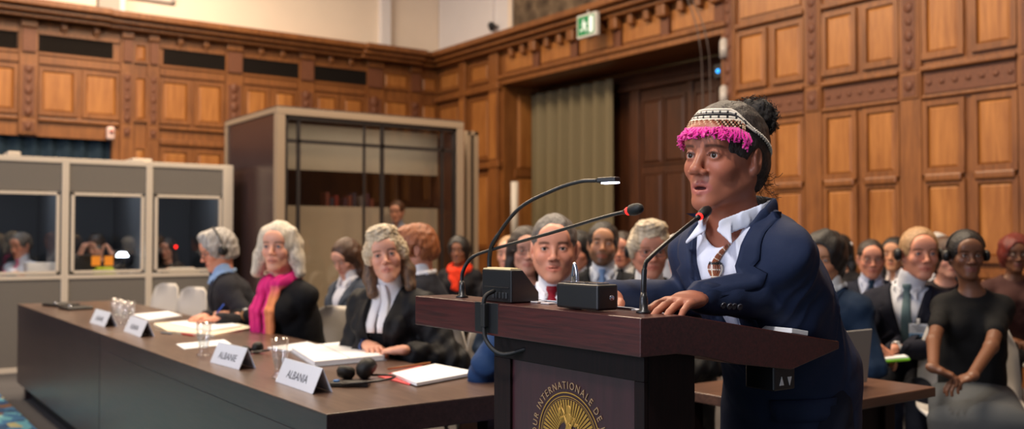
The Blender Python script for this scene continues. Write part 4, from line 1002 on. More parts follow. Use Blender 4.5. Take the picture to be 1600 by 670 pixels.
# ================================================================ CHAIR PROTOTYPE
SHELL = plain('shell_white', srgb(205, 198, 190), rough=.45, var=.03); LEGM = plain('chair_metal', srgb(120, 120, 124), rough=.3, metal=.9)
def make_chair():
    t = empty('shell_chair', (0, 0, 0), 0, 'white moulded shell chair', 'chair')
    pr_ = [(.235, .445), (.18, .462), (.0, .448), (-.14, .452), (-.215, .50), (-.245, .60), (-.262, .74), (-.28, .84), (-.29, .87)]
    wd_ = [.2, .23, .24, .24, .235, .23, .22, .18, .10]
    V = []; F = []; n = 13
    for side in (0, 1):
        for (y, z), w in zip(pr_, wd_):
            for k in range(n):
                a = -1+2*k/(n-1); edge = abs(a)**3
                yy = y + .05*edge*(z > .5); zz = z + .03*edge*(z < .5)
                if side: (yy, zz) = (yy-.010 if z > .48 else yy, zz if z > .48 else zz-.012)
                V.append((a*w, yy, zz))
    m_ = len(pr_); o = m_*n
    for i in range(m_-1):
        for k in range(n-1):
            a = i*n+k; F += [(a, a+1, a+n+1, a+n), (o+a, o+a+n, o+a+n+1, o+a+1)]
    for i in range(m_-1):
        for k in (0, n-1): a = i*n+k; F.append((a, a+n, o+a+n, o+a))
    for k in range(n-1):
        F.append((k, o+k, o+k+1, k+1)); a = (m_-1)*n+k; F.append((a, a+1, o+a+1, o+a))
    mb = MB(); mb.raw(V, F, 0, True); mb.build('shell', SHELL, t)
    for sx in (-1, 1):
        for sy in (-1, 1):
            mb = MB(); mb.tube([(sx*.14, sy*.12, .435), (sx*.22, sy*.2, .004)], .011, 10); mb.build('leg', LEGM, t)
    mb = MB(); mb.box((-.15, -.13, .425), (.15, .13, .438), 0, .004); mb.build('seat_frame', LEGM, t)
    return t
CHAIR = make_chair(); CHUSED = [False]
def chair(x, y, rz, lab, z=0):
    if not CHUSED[0]: r = CHAIR; CHUSED[0] = True
    else:
        r = CHAIR.copy(); COL.objects.link(r)
        for ch in CHAIR.children:
            c = ch.copy(); COL.objects.link(c); c.parent = r
    r.location = (x, y, z); r.rotation_euler = (0, 0, rz); r['label'] = lab; r['group'] = 'white shell chairs'
    return r
# ================================================================ PEOPLE
def v3(*a): return np.array(a, float)
def rotm(yaw=0, pitch=0, roll=0):
    """columns are the head's right, forward and up axes; yaw>0 turns to the person's left, pitch>0 looks up, roll>0 tilts towards the right shoulder"""
    y, p, r = map(math.radians, (yaw, pitch, roll))
    M = Matrix.Rotation(y, 3, 'Z') @ Matrix.Rotation(p, 3, 'X') @ Matrix.Rotation(r, 3, 'Y')
    return np.array(M)
def head_sdf(V, o, R, s, fem=0, mouth=0, eyeopen=1, jaw=1, fine=True, nose=1, cheek=1):
    V.fr(o, R, s)
    V.ell((0, -.012, .03), (.075, .096, .088))
    V.ell((0, .02, -.032), (.058*jaw, .062, .082), .035)
    for x in (-1, 1): V.cone((x*.048*jaw, -.012, -.045), (x*.014, .064, -.1), .021, .016, .028)
    V.ell((0, .066, -.1), (.022, .019, .016), .02)
    V.cone((-.034, .068, .026), (.034, .068, .026), .012, None, .022); V.ell((0, .075, .045), (.045, .018, .03), .03)
    for x in (-1, 1): V.ell((x*.0365, .057, -.028), (.023*cheek, .021, .021), .024)
    V.ell((0, .066, -.066), (.031, .022, .024), .02)
    for x in (-1, 1): V.ell((x*.033, .104, .001), (.021, .02, .0125), .017, 's')
    V.cone((0, .080, .014), (0, .102, -.028), .0085, .0085*nose, .012); V.ell((0, .104, -.033), (.0105*nose, .0115, .0088), .010)
    for x in (-1, 1): V.ell((x*.0125*nose, .095, -.037), (.0072*nose, .0100, .0068), .007)
    for x in (-1, 1): V.ell((x*.031, .0740, .0), (.0150, .0138, .0132), .006)
    if fine:
        for x in (-1, 1):
            V.ell((x*.031, .090, -.0008), (.0130, .0135, .0056*eyeopen), .0012, 's')
            V.cone((x*.0175, .0840, .0015), (x*.031, .0872, .0082), .0014, .0020, .004); V.cone((x*.031, .0872, .0082), (x*.0455, .078, .002), .0020, .0014, .004)
            V.ell((x*.008, .098, -.0425), (.0038, .006, .0028), .002, 's')
    w = .0255
    for x in (-1, 1):
        V.cone((x*w, .073, -.0665), (x*.006, .0878, -.0622), .0026, .0050, .005)
        V.cone((x*(w-.003), .073, -.0685), (0, .0858, -.0740-mouth*.006), .0026, .0062, .005)
    if fine:
        if mouth: V.ell((0, .090, -.0680-mouth*.003), (.0185, .016, .0035*mouth), .002, 's')
        else: V.ell((0, .090, -.0672), (.0235, .009, .0007), .001, 's')
        V.ell((0, .098, -.0495), (.0032, .004, .008), .003, 's')
    for x in (-1, 1):
        M = Matrix.Rotation(x*-.25, 3, 'Z')
        V.ell((x*.0775, -.012, -.006), (.0085, .0185, .031), .006, 'u', M)
        V.ell((x*.086, -.008, .002), (.0055, .0105, .018), .004, 's', M)
        V.ell((x*.074, -.004, -.03), (.008, .010, .011), .005)
def skin_color(base, o, R, s, lips, brow, stubble=0, browt=1, blush=.12, lash=True, mouth=0, eo=1):
    base, lips, brow = map(np.array, (base, lips, brow))
    def fn(v):
        q = ((v-o) @ R)/s; c = np.tile(base, (len(v), 1)); x, y, z = np.abs(q[:, 0]), q[:, 1], q[:, 2]
        def mixin(m, col, a=1): 
            m = np.clip(m, 0, 1)[:, None]*a; c[:] = c*(1-m)+np.array(col)*m
        m = np.clip(1.15-((x-.04)/.03)**2-((z+.03)/.028)**2, 0, 1)*(y > .02); mixin(m, base*np.array([1.12, .78, .74]), blush*2.4)
        m = np.clip(1.1-(x/.017)**2-((z+.034)/.016)**2, 0, 1)*(y > .085); mixin(m, base*np.array([1.1, .78, .74]), blush*2)
        if stubble:
            m = np.clip((-.038-z)/.02, 0, 1)*(y > -.03)*(np.sqrt((x)**2+((z+.06)*1.)**2) > .0); mixin(m, brow*.6+base*.2, stubble)
        m = np.clip((1.1-((x)/.0285)**2-((z+.0680+mouth*.002)/(.0118+.004*mouth))**2)*5, 0, 1)*(y > .066); mixin(m, lips, .7)
        m = np.clip((1.0-((x)/(.022 if mouth else .024))**2-((z+.0675+mouth*.003)/(.0010+.0034*mouth))**2)*4, 0, 1)*(y > .05)*((y < .082) | (mouth == 0)); mixin(m, (.12, .03, .03))
        zc = .0205 - 7.5*(x-.031)**2 + .0; m = np.clip((.0042*browt-np.abs(z-zc))/.0025, 0, 1)*np.clip((x-.012)/.005, 0, 1)*np.clip((.054-x)/.006, 0, 1)*(y > .04); mixin(m, brow, .72)
        m = np.clip(1.25-((x-.031)/.019)**2-((z-.001)/.0105)**2, 0, 1)*(y > .06); mixin(m, base*np.array([.62, .48, .45]), .45)
        if lash: 
            zc = -.0004+.0062*eo*np.sqrt(np.clip(1-((x-.031)/.0150)**2, 0, 1)); m = np.clip((.0024-np.abs(z-zc))/.0018, 0, 1)*(np.abs(x-.031) < .0150)*(y > .07); mixin(m, (.012, .009, .008), .9)
        return np.clip(c, 0, 1)
    return fn
def hand_sdf(V, w, d, up, side, curl=.35, s=1., spread=.12, L=1):
    """w wrist, d direction to the fingers, up = back of the hand, side = +1 thumb towards cross(d,up)"""
    d = np.array(d, float); d /= np.linalg.norm(d); up = np.array(up, float); up -= d*(up@d); up /= np.linalg.norm(up); x = np.cross(d, up)
    R = np.stack([x, d, up], 1); V.fr(w, R, s)
    V.econe((0, -.015, 0), (0, .03, 0), (.026, .019), (.034, .016), .012); V.econe((0, .03, 0), (side*.002, .078, 0), (.034, .0155), (.040, .012), .012)
    V.ell((side*.024, .03, -.006), (.017, .028, .015), .012)
    for i, (fx, ln, r) in enumerate(((.0295, .070, .0088), (.0105, .078, .0092), (-.0095, .073, .0088), (-.028, .058, .0078))):
        fx *= side; a = spread*(fx*side)/.03*side*side; c = curl*(1+.12*i)
        p = v3(fx, .080-abs(fx)*.25, .001); t = 0
        for j, q in enumerate((.44, .32, .26)):
            t += c*(1. if j else .75); dd = v3(math.sin(spread*fx/.03), math.cos(t), -math.sin(t)); dd[0] *= max(math.cos(t), .2); dd /= np.linalg.norm(dd)
            p2 = p + dd*ln*q*L*1.02; V.cone(p, p2, r*(1-.07*j), r*(1-.07*(j+1)), .0045 if j == 0 else .002); p = p2
    p0, p1, p2, p3 = v3(side*.024, .018, -.006), v3(side*.044, .045, -.012), v3(side*.050, .072, -.016), v3(side*.046, .094, -.02)
    V.cone(p0, p1, .0135, .0115, .008); V.cone(p1, p2, .0112, .0098, .002); V.cone(p2, p3, .0098, .0082, .002)
    V.fr()
def ik(S, W, l1, l2, pole):
    S, W, pole = map(lambda a: np.array(a, float), (S, W, pole)); D = W-S; L = np.linalg.norm(D)
    if L > (l1+l2)*.995: k = L/((l1+l2)*.995); l1 *= k; l2 *= k
    a = (l1*l1-l2*l2+L*L)/(2*L); h = math.sqrt(max(l1*l1-a*a, 0)); u = D/L; p = pole-u*(pole@u); p /= np.linalg.norm(p)+1e-9
    return S+u*a+p*h
EYEW = plain('eye_white', srgb(186, 174, 166), rough=.2, var=.02); PUP = plain('pupil', (.004, .004, .004), rough=.2, spec=.3)
def eye_mesh(irc):
    mb = MB(); n = 20; prof = [0, .10, .2, .30, .42, .47, .62, .9, 1.4, 2.0, PI]
    V = []; F = []; M = []
    for a in prof:
        for k in range(n): t = 2*PI*k/n; V.append((math.sin(a)*math.cos(t), math.cos(a), math.sin(a)*math.sin(t)))
    for i in range(len(prof)-1):
        mi = 2 if prof[i+1] <= .21 else (1 if prof[i+1] <= .48 else 0)
        for k in range(n): k2 = (k+1) % n; F.append((i*n+k, i*n+k2, (i+1)*n+k2, (i+1)*n+k)); M.append(mi)
    mb.raw(V, F, 0, True); mb.m = M
    return mb
IRIS = {}
def add_eyes(parent, o, R, s, irc=(.05, .025, .012), r=.0132, gaze=(0, 0), flat=1, dist=.0765):
    key = tuple(irc)
    if key not in IRIS: IRIS[key] = plain('iris_%d' % len(IRIS), irc, rough=.4, spec=.15)
    for x in (-1, 1):
        e = eye_mesh(irc).build('eye', [EYEW, IRIS[key], PUP], parent)
        c = o + R @ (v3(x*.031, dist, 0)*s); G = R @ rotm(gaze[0], gaze[1], 0)
        e.matrix_local = Matrix(np.block([[G*r*s*np.array([1, 1, flat]), c[:, None]], [np.zeros((1, 3)), np.ones((1, 1))]]).tolist())
def scale_R(M): return M
GLASSM = {}
def add_glasses(parent, o, R, s, col, shape='rect', w=.0225, h=.015, lab=None):
    t = MB(); fm = plain('spectacle_frame_%s' % shape, col, rough=.3, spec=.6)
    T = lambda p: o + R @ (np.array(p, float)*s)
    for x in (-1, 1):
        pts = []
        for k in range(21):
            a = 2*PI*k/20; e = .7 if shape == 'rect' else 1.
            cx_, cz_ = math.cos(a), math.sin(a); px = math.copysign(abs(cx_)**e, cx_)*w; pz = math.copysign(abs(cz_)**e, cz_)*h
            X = x*.033+px; pts.append(T((X, .1045-abs(X)**2*4.5, pz-.002)))
        t.tube(pts, .0016*s, 6, caps=False)
        t.tube([T((x*(.033+w), .094, .003)), T((x*.073, .075, .004)), T((x*.082, -.005, .006))], .0016*s, 6)
    t.tube([T((-.0115, .1045, .002)), T((0, .108, .004)), T((.0115, .1045, .002))], .0016*s, 6)
    return t.build('glasses', fm, parent)
def add_headset(parent, o, R, s, band=True, grow=.012, col=None, behind=0):
    T = lambda p: o + R @ (np.array(p, float)*s); m = plain('headset_black', srgb(18, 18, 20), rough=.45)
    t = MB(); Rm = Matrix(R.tolist())
    for x in (-1, 1):
        prof = [(0, .0), (.026, .0), (.03, .008), (.03, .016), (.022, .026), (0, .028)]
        t.lathe(T((x*.083, -.008, -.004)), [(a*s, b*s) for a, b in prof], 18, 0, Rm @ Matrix.Rotation(x*PI/2, 3, 'Y'))
    if band:
        pts = [T((math.sin(a)*(.088+grow), -.012-.0, -.0+.03*0+(.03+(.092+grow)*math.cos(a) if abs(a) < 1.35 else .05*math.cos(a)+.03))) for a in np.linspace(-1.45, 1.45, 25)]
        t.tube(pts, .0042*s, 8)
    return t.build('headphones', m, parent)
def strands(mb, fn, n, r=.0008, mi=0):
    for k in range(n): mb.tube(fn(k), [r, r*.9, r*.4][:3] if False else r, 4, mi, caps=False)

def lapels(root, vol, nb, nbz, dep, wt, m, k=1., notch=.72):
    for x in (-1, 1):
        nseg = 26; Vv = []; F = []; n = 6
        def wd(z):
            t = (z-(nbz-dep))/dep
            if t < 0: return 0
            if t < notch: return (.010+.060*t/notch)*k
            if t < notch+.035: return .040*k
            return (.050-.014*(t-notch-.035)/.25)*k
        for side in (0, 1):
            for i in range(nseg+1):
                z = nbz-dep+.01+(dep+.015)*i/nseg; hw = max((z-(nbz-dep))*wt/dep, 0); w = wd(z)
                for j in range(n):
                    X = nb[0]+x*(min(hw, wt)-.004+w*j/(n-1)); y = vol.front(X, z, None)
                    if y is None or y < nb[1]-.08: y = Vv[-1][1] if Vv else nb[1]+.1
                    Vv.append((X, y+(.0085 if side == 0 else .0005)-(.002 if j in (0, n-1) and side == 0 else 0), z))
        o = (nseg+1)*n
        for i in range(nseg):
            for j in range(n-1): a = i*n+j; F += [(a, a+1, a+n+1, a+n), (o+a, o+a+n, o+a+n+1, o+a+1)]
            for j in (0, n-1): a = i*n+j; F.append((a, a+n, o+a+n, o+a))
        mb = MB(); mb.raw(Vv, F, 0, True); mb.build('lapel', m, root)
def collar_leaves(root, nb, hc, k, m, res=.0035, wide=1.):
    for x in (-1, 1):
        V = Vol(nb-v3(.13, .11, .12), nb+v3(.13, .16, .1), res)
        pts = [nb+v3(x*.01, -.070, .040)*k, nb+v3(x*.058, -.045, .034)*k, nb+v3(x*.070, .0, .022)*k, nb+v3(x*.058, .042, .006)*k, nb+v3(x*.030, .072, -.010)*k, nb+v3(x*.040*wide, .084, -.036)*k]
        rr = [.014, .016, .018, .020, .020, .005]
        for i in range(5):
            n = np.array(pts[i]+pts[i+1])/2-nb; n[2] = 0; n /= np.linalg.norm(n); d = pts[i+1]-pts[i]; d /= np.linalg.norm(d)
            V.econe(pts[i], pts[i+1], (rr[i], .0045), (rr[i+1], .0045), .004, np.cross(n, d), cap=1.5)
        vol_obj('shirt_collar', V, m, root)
def person(label, px, py, Z, yaw, head=(0, 0, 0), s=1., lean=.12, skin=None, lips=None, brow=(.03, .02, .012), hair=None, haircol='brown',
           top='suit', coat=None, shirt=None, tie=None, legs=None, glasses=None, headset=None, hands=None, res=.0055, fine=False, fem=0,
           stubble=0, mouth=0, iris=(.05, .03, .015), gaze=(0, 0), sw=.155, chair_lab=None, jaw=1, seat=.45, extra=None, eyeopen=.9, browt=1, curl=.4, nose=1, cheek=1, spine=0, group=None, lap=True, hsband=True, torso=1., pole=(.75, -.45, -.8), poleL=None, elbowL=None, elbowR=None, neck=.008, tilt=0.):
    # ---- placement: head centre seen at (px, py) at distance Z; yaw 0 faces the camera, + faces picture left
    if fem and jaw == 1: jaw = .93
    H = at_d(px, py, Z); a = math.radians(yaw)
    f = -FH*math.cos(a) - RT*math.sin(a)                  # facing
    rz = math.atan2(f.y, f.x)-PI/2; right = Vector((f.y, -f.x, 0))
    root = empty('person', (H.x-f.x*lean-right.x*spine, H.y-f.y*lean-right.y*spine, 0), rz, label, 'person', group)
    Li = Matrix.Rotation(-rz, 3, 'Z'); loc = Vector(root.location)
    def L(p): q = Li @ (Vector(p)-loc); return v3(*q)
    hc = v3(spine, lean, H.z); R = rotm(*head)
    nb = hc + v3(tilt, -.035*s, -.150*s-neck) + R @ v3(0, -.0, 0); nbz = nb[2]
    up = nb - v3(0, -.02, seat+.07); up /= np.linalg.norm(up)
    shz = -.068*s
    sh = [nb + v3(x*sw*s, -.012, shz) for x in (-1, 1)]     # -1 left, +1 right
    pel = v3(0, 0, seat+.085)
    if hands is None: hands = 'lap'
    if hands == 'lap': W = [v3(-.10, .28, seat+.175), v3(.10, .28, seat+.175)]; hd = [v3(.75, .6, -.12), v3(-.75, .6, -.12)]; hu = [v3(0, 0, 1)]*2
    else:
        W = [L(hands[0][0]), L(hands[1][0])]; cv = lambda d: np.array(Li @ Vector(d)); hd = [cv(hands[0][1]), cv(hands[1][1])]; hu = [cv(hands[0][2]), cv(hands[1][2])]
    E = [ik(sh[i], W[i], .285*s, .255*s, v3((-1, 1)[i]*pp[0], pp[1], pp[2])) for i, pp in ((0, poleL or pole), (1, pole))]
    if elbowL is not None: E[0] = L(elbowL)
    if elbowR is not None: E[1] = L(elbowR)
    k = s
    def torso_(V, o, tr=1.0):
        V.fr(); mid = pel*.52+nb*.48; ch = pel*.25+nb*.75; ch = ch+v3(0, .005, -.01)
        V.econe(pel, mid, ((.150*k+o)*torso, .118*k+o), ((.138*k+o)*torso, .112*k+o), .03); V.econe(mid, ch, ((.138*k+o)*torso, .112*k+o), ((.150*k+o)*torso, .112*k+o), .04)
        V.cone(sh[0]+v3(.02, 0, -.02), sh[1]+v3(-.02, 0, -.02), (.054 if not fem else .046)*k+o, None, .05)
        if fem: 
            for x in (-1, 1): V.ell(ch+v3(x*.072*k, .085*k, -.03), (.058*k+o*.5, .045*k+o, .058*k+o*.5), .04)
    def traps(V, o):
        V.fr()
        for i in (0, 1): V.cone(nb+v3(0, -.012, -.014), sh[i]+v3(0, 0, .004), .048*k+o*.7, (.040 if not fem else .034)*k+o*.7, .045)
    def arms(V, o, cuff=0, short=0):
        V.fr()
        for i in (0, 1):
            V.ell(sh[i]+v3(0, 0, -.012), (.050 if not fem else .043)*k+o*.9, .035)
            e = E[i] if not short else sh[i]+(E[i]-sh[i])*short
            V.cone(sh[i]+v3(0, 0, -.014), e, (.046 if not fem else .038)*k+o, (.036 if not fem else .032)*k+o*(1.1 if short else 1), .03)
            if not short:
                w = W[i]-(W[i]-E[i])*(cuff/.25); V.cone(E[i], w, (.036 if not fem else .032)*k+o, (.026 if not fem else .023)*k+o*.9, .015)
    allp = [hc+v3(0, 0, .15*s), hc-v3(.12, .13, .1), hc+v3(.12, .15, 0), pel-v3(.2, .17, .1), pel+v3(.2, .16, 0)]+sh+E+[w+d_/np.linalg.norm(d_)*.2 for w, d_ in zip(W, hd)]+W
    lo = np.min(allp, 0)-.075; hi = np.max(allp, 0)+.075; lo[2] = seat-.03
    # ---- body
    V = Vol(lo, hi, res); torso_(V, -.010); traps(V, -.004); arms(V, 0 if top == 'dress' else -.005)
    V.fr(); V.cone(nb+v3(0, -.005, -.02), hc+R @ v3(0, -.022, -.05)*s, .055*k*(.93 if fem else 1), .050*k*(.92 if fem else 1.02), .02)
    for i in (0, 1): hand_sdf(V, W[i], hd[i], hu[i], (1, -1)[i], curl, k*1.0, L=1)
    head_sdf(V, hc, R, s, fem, mouth, eyeopen, jaw, fine, nose, cheek)
    base = np.array(skin); lips_ = lips if lips is not None else base*np.array([.85, .5, .5])
    SK = vcolmat('skin_fine' if fine else 'skin', rough=.46, sss=0, bump=.10)
    body = vol_obj('body', V, SK, root, skin_color(base, hc, R, s, lips_, brow, stubble, browt, mouth=mouth, eo=eyeopen), smooth=1)
    add_eyes(body, hc, R, s, iris, r=.0124 if fine else .0112, gaze=gaze, flat=1 if fine else .5, dist=.0737 if fine else .0790)
    # ---- clothing
    n0 = nb + v3(0, .02, 0); rc = max(res, .0045) if not fine else .004
    cl = {}
    def newV(): return Vol(lo-.03, hi+.03, rc)
    def folds(V, amp=.0035, sd=0.):
        V.fr()
        def fn(x, y, z):
            d = amp*(.5-np.abs(wav(x, y, z, 22, sd+px*.01)))*1.2 + amp*.5*wav(x, y, z, 48, sd+px*.02)
            for i in (0, 1):
                for c, u, r in ((E[i], W[i]-E[i], .012), (sh[i]*.75+pel*.25, E[i]-sh[i], .010)):
                    u = u/np.linalg.norm(u); q = (x-c[0])**2+(y-c[1])**2+(z-c[2])**2; t = (x-c[0])*u[0]+(y-c[1])*u[1]+(z-c[2])*u[2]
                    d = d+amp*1.3*np.exp(-q/r)*np.sin(t*95+9*(x-y))
            return d
        V.field(fn)
    def vcut(V, depth, wtop, r0=.066, y0=.0):
        """V-shaped front opening from the neck down"""
        V.fr()
        def fn(x, y, z):
            hw = (z-(nbz-depth))*wtop/depth; d = np.maximum(np.abs(x-nb[0])-hw, (nb[1]+y0)-y)*.9
            d = np.maximum(d, z-(nbz+.12)); return d
        d = fn(V.ax[0][:, None, None], V.ax[1][None, :, None], V.ax[2][None, None, :]).astype(np.float32)
        V.g = np.maximum(V.g, -d); V.cone(nb+v3(0, .0, -.03), hc+v3(0, -.0, -.05), r0*k, .085*k, .01, 's')
    shV = None
    if shirt is not None:
        V = newV(); torso_(V, .003); traps(V, .003); 
        if top in ('shirt',): arms(V, .012, .0)
        V.fr(); cz = R @ v3(0, -.01, 0)
        V.cone(nb+v3(0, .0, -.02), nb+(hc-nb)*.36+v3(0, .0, 0), .067*k, .0615*k, .012)
        V.ell(nb+(hc-nb)*.55+v3(0, .0, .01), (.056*k, .058*k, .04), 0, 's')
        if tie is None and top != 'robe':
            Vn = nb+v3(0, .075, .02); V.ell(Vn, (.022, .05, .05), .01, 's')
        folds(V, .002); shV = V; vol_obj('shirt', V, cloth('shirt_%s' % str(shirt), srgb(*shirt), weave=1400, var=.05), root)
    if top == 'suit':
        V = newV(); torso_(V, .022); traps(V, .018); arms(V, .014, .01); folds(V, .004)
        dep = .30*k; wt = .075*k; vcut(V, dep, wt)
        cm = cloth('coat_%s' % str(coat), srgb(*coat)); vol_obj('jacket', V, cm, root); lapels(root, V, nb, nbz, dep, wt, cm, k)
        if shirt is not None: collar_leaves(root, nb, hc, k, cloth('shirt_%s' % str(shirt), srgb(*shirt)), .0035 if fine else .005)
    elif top == 'robe':
        V = newV(); torso_(V, .03, 1.1); traps(V, .026)
        V.fr()
        for i in (0, 1):
            V.ell(sh[i]+v3(0, -.005, -.015), .072*k, .04); V.cone(sh[i], E[i], .068*k, .068*k, .03); V.cone(E[i], W[i]-(W[i]-E[i])*.24, .060*k, .048*k, .03)
            V.cone(E[i]-v3(0, .02, .03), E[i]*.5+pel*.5, .07*k, .08*k, .05)
        folds(V, .007); V.fr(); V.field(lambda x, y, z: .0035*np.sin(95*(x-nb[0])+6*np.sin(8*z)))
        vcut(V, .44*k, .075*k); V.cone(W[0], E[0], .03, .03, .0, 's') if False else None
        vol_obj('robe', V, cloth('robe_%s' % str(coat), srgb(*coat), rough=.7), root)
    elif top in ('sweater', 'dress'):
        V = newV(); torso_(V, .012); traps(V, .008); arms(V, .010, .05, .62 if top == 'dress' else 0); folds(V, .003)
        V.fr(); V.ell(nb+v3(0, .03, .035), (.078*k, .085*k, .06*k), .01, 's'); V.cone(nb, hc, .062*k, .07*k, .004, 's')
        vol_obj('dress_top' if top == 'dress' else 'sweater', V, cloth('coat_%s' % str(coat), srgb(*coat)), root)
    elif top == 'shirt': pass
    # ---- tie / jabot
    def strip(name, rows, m, yoff=.004, th=.006, mi=0, src=None):
        """rows: (z offset from the neck base, centre x, half width)"""
        sV = src or shV; n = 5; Vv = []; F = []
        for side in (0, 1):
            for (z, cx_, hw) in rows:
                ys = [sV.front(nb[0]+cx_+hw*t, nbz+z, nb[1]+.1) for t in (-.8, 0, .8)]; y = max(ys)
                for j in range(n):
                    t = -1+2*j/(n-1); Vv.append((nb[0]+cx_+hw*t, y+yoff+(th*(1-.5*t*t) if side == 0 else -.004), nbz+z))
        r = len(rows); o_ = r*n
        for i in range(r-1):
            for j in range(n-1): a_ = i*n+j; F += [(a_, a_+1, a_+n+1, a_+n), (o_+a_, o_+a_+n, o_+a_+n+1, o_+a_+1)]
            for j in (0, n-1): a_ = i*n+j; F.append((a_, a_+n, o_+a_+n, o_+a_))
        for j in range(n-1): F += [(j, o_+j, o_+j+1, j+1), ((r-1)*n+j, (r-1)*n+j+1, o_+(r-1)*n+j+1, o_+(r-1)*n+j)]
        mb = MB(); mb.raw(Vv, F, 0, True); return mb.build(name, m, root)
    if tie is not None:
        q = .0; rows = [(.028, 0, .017), (.014, 0, .019), (.0, 0, .012), (-.01, 0, .014)]+[(-.03-i*.03, 0, .016+.0018*i) for i in range(11)]
        strip('tie', [(z*k, x, w_*k) for z, x, w_ in rows], cloth('tie_%s' % str(tie), srgb(*tie), rough=.5), th=.010)
    if top == 'robe':
        wm = cloth('jabot_white', srgb(236, 236, 240), weave=900, var=.03)
        strip('waistcoat', [(-.10*k-.04*i, 0, .05*k) for i in range(9)], cloth('coat_waist', srgb(22, 22, 25)), yoff=.001, th=.003)
        for x in (-1, 1): strip('collar_band', [(.03*k, x*.012, .012*k), (.0, x*.016, .018*k), (-.05, x*.02, .02*k), (-.1, x*.026, .022*k), (-.15, x*.03, .024*k), (-.185, x*.032, .025*k)], wm, yoff=.006+.004*(x > 0))
    # ---- trousers or skirt, shoes
    if lap and legs is not None:
        lm = cloth('legs_%s' % str(legs[1]), srgb(*legs[1])); kn = [v3(x*.11, .43, seat+.06) for x in (-1, 1)]; an = [v3(x*.11, .47, .09) for x in (-1, 1)]
        lo2 = np.array([-.3, -.2, .0]); hi2 = np.array([.3, .72, seat+.25]); V = Vol(lo2, hi2, .009)
        if legs[0] == 'trousers':
            for i, x in enumerate((-1, 1)):
                V.cone((x*.085, .0, seat+.085), kn[i], .092, .068, .04); V.cone(kn[i], an[i], .066, .05, .03)
            V.econe((0, -.02, seat+.08), (0, .05, seat+.09), (.15, .09), (.15, .09), .04); folds(V, .004)
        else:
            V.econe((0, 0, seat+.085), (0, .42, seat+.05), (.19, .1), (.2, .085), .05); V.econe((0, .45, seat+.03), (0, .47, .25), (.2, .075), (.23, .09), .05)
            V.field(lambda x, y, z: .010*np.sin(38*x)*np.clip((.5-z)*4, 0, 1))
        vol_obj('trousers' if legs[0] == 'trousers' else 'skirt', V, lm, root)
        for i, x in enumerate((-1, 1)):
            mb = MB(); c = an[i]; mb.ball((c[0], c[1]+.08, .045), (.045, .135, .045), 14, 8); mb.box((c[0]-.04, c[1]-.05, .001), (c[0]+.04, c[1]+.2, .02), 0, .008); mb.build('shoe', plain('shoe_black', srgb(20, 18, 18), rough=.35), root)
            if legs[0] != 'trousers':
                V = Vol((c[0]-.1, c[1]-.1, .02), (c[0]+.1, c[1]+.1, .4), .008); V.cone((c[0], c[1], .34), (c[0], c[1]+.01, .06), .055, .036); vol_obj('lower_leg', V, cloth('tights', srgb(30, 26, 26)), root)
    elif legs is not None and legs[0] == 'standing':
        lm = cloth('legs_%s' % str(legs[1]), srgb(*legs[1])); V = Vol(np.array([-.3, -.25, .0]), np.array([.3, .3, seat+.22]), .009)
        for x in (-1, 1): V.cone((x*.075, 0, seat+.02), (x*.1, .02, .48), .082, .068, .03); V.cone((x*.1, .02, .48), (x*.1, -.01, .06), .07, .055, .02)
        V.ell((0, 0, seat+.06), (.135, .105, .1), .04); folds(V, .004); vol_obj('trousers', V, lm, root)
        for x in (-1, 1):
            mb = MB(); mb.ball((x*.1, .05, .045), (.045, .14, .045), 14, 8); mb.box((x*.1-.04, -.08, .001), (x*.1+.04, .17, .02), 0, .008); mb.build('shoe', plain('shoe_black', srgb(20, 18, 18), rough=.35), root)
    # ---- hair
    hv = None
    if hair: build_hair(hair, haircol, root, hc, R, s, res, nb, px)
    if glasses: add_glasses(root, hc, R, s, glasses[1], glasses[0])
    if headset: add_headset(root, hc, R, s, band=hsband, grow=headset)
    if chair_lab: chair(root.location.x-f.x*.015, root.location.y-f.y*.015, rz, chair_lab)
    return dict(root=root, hc=hc, R=R, s=s, nb=nb, sh=sh, E=E, W=W, L=L, shirt=shV, strip=strip, body=body, k=k, pel=pel, rz=rz, newV=newV, folds=folds, torso=torso_, arms=arms)

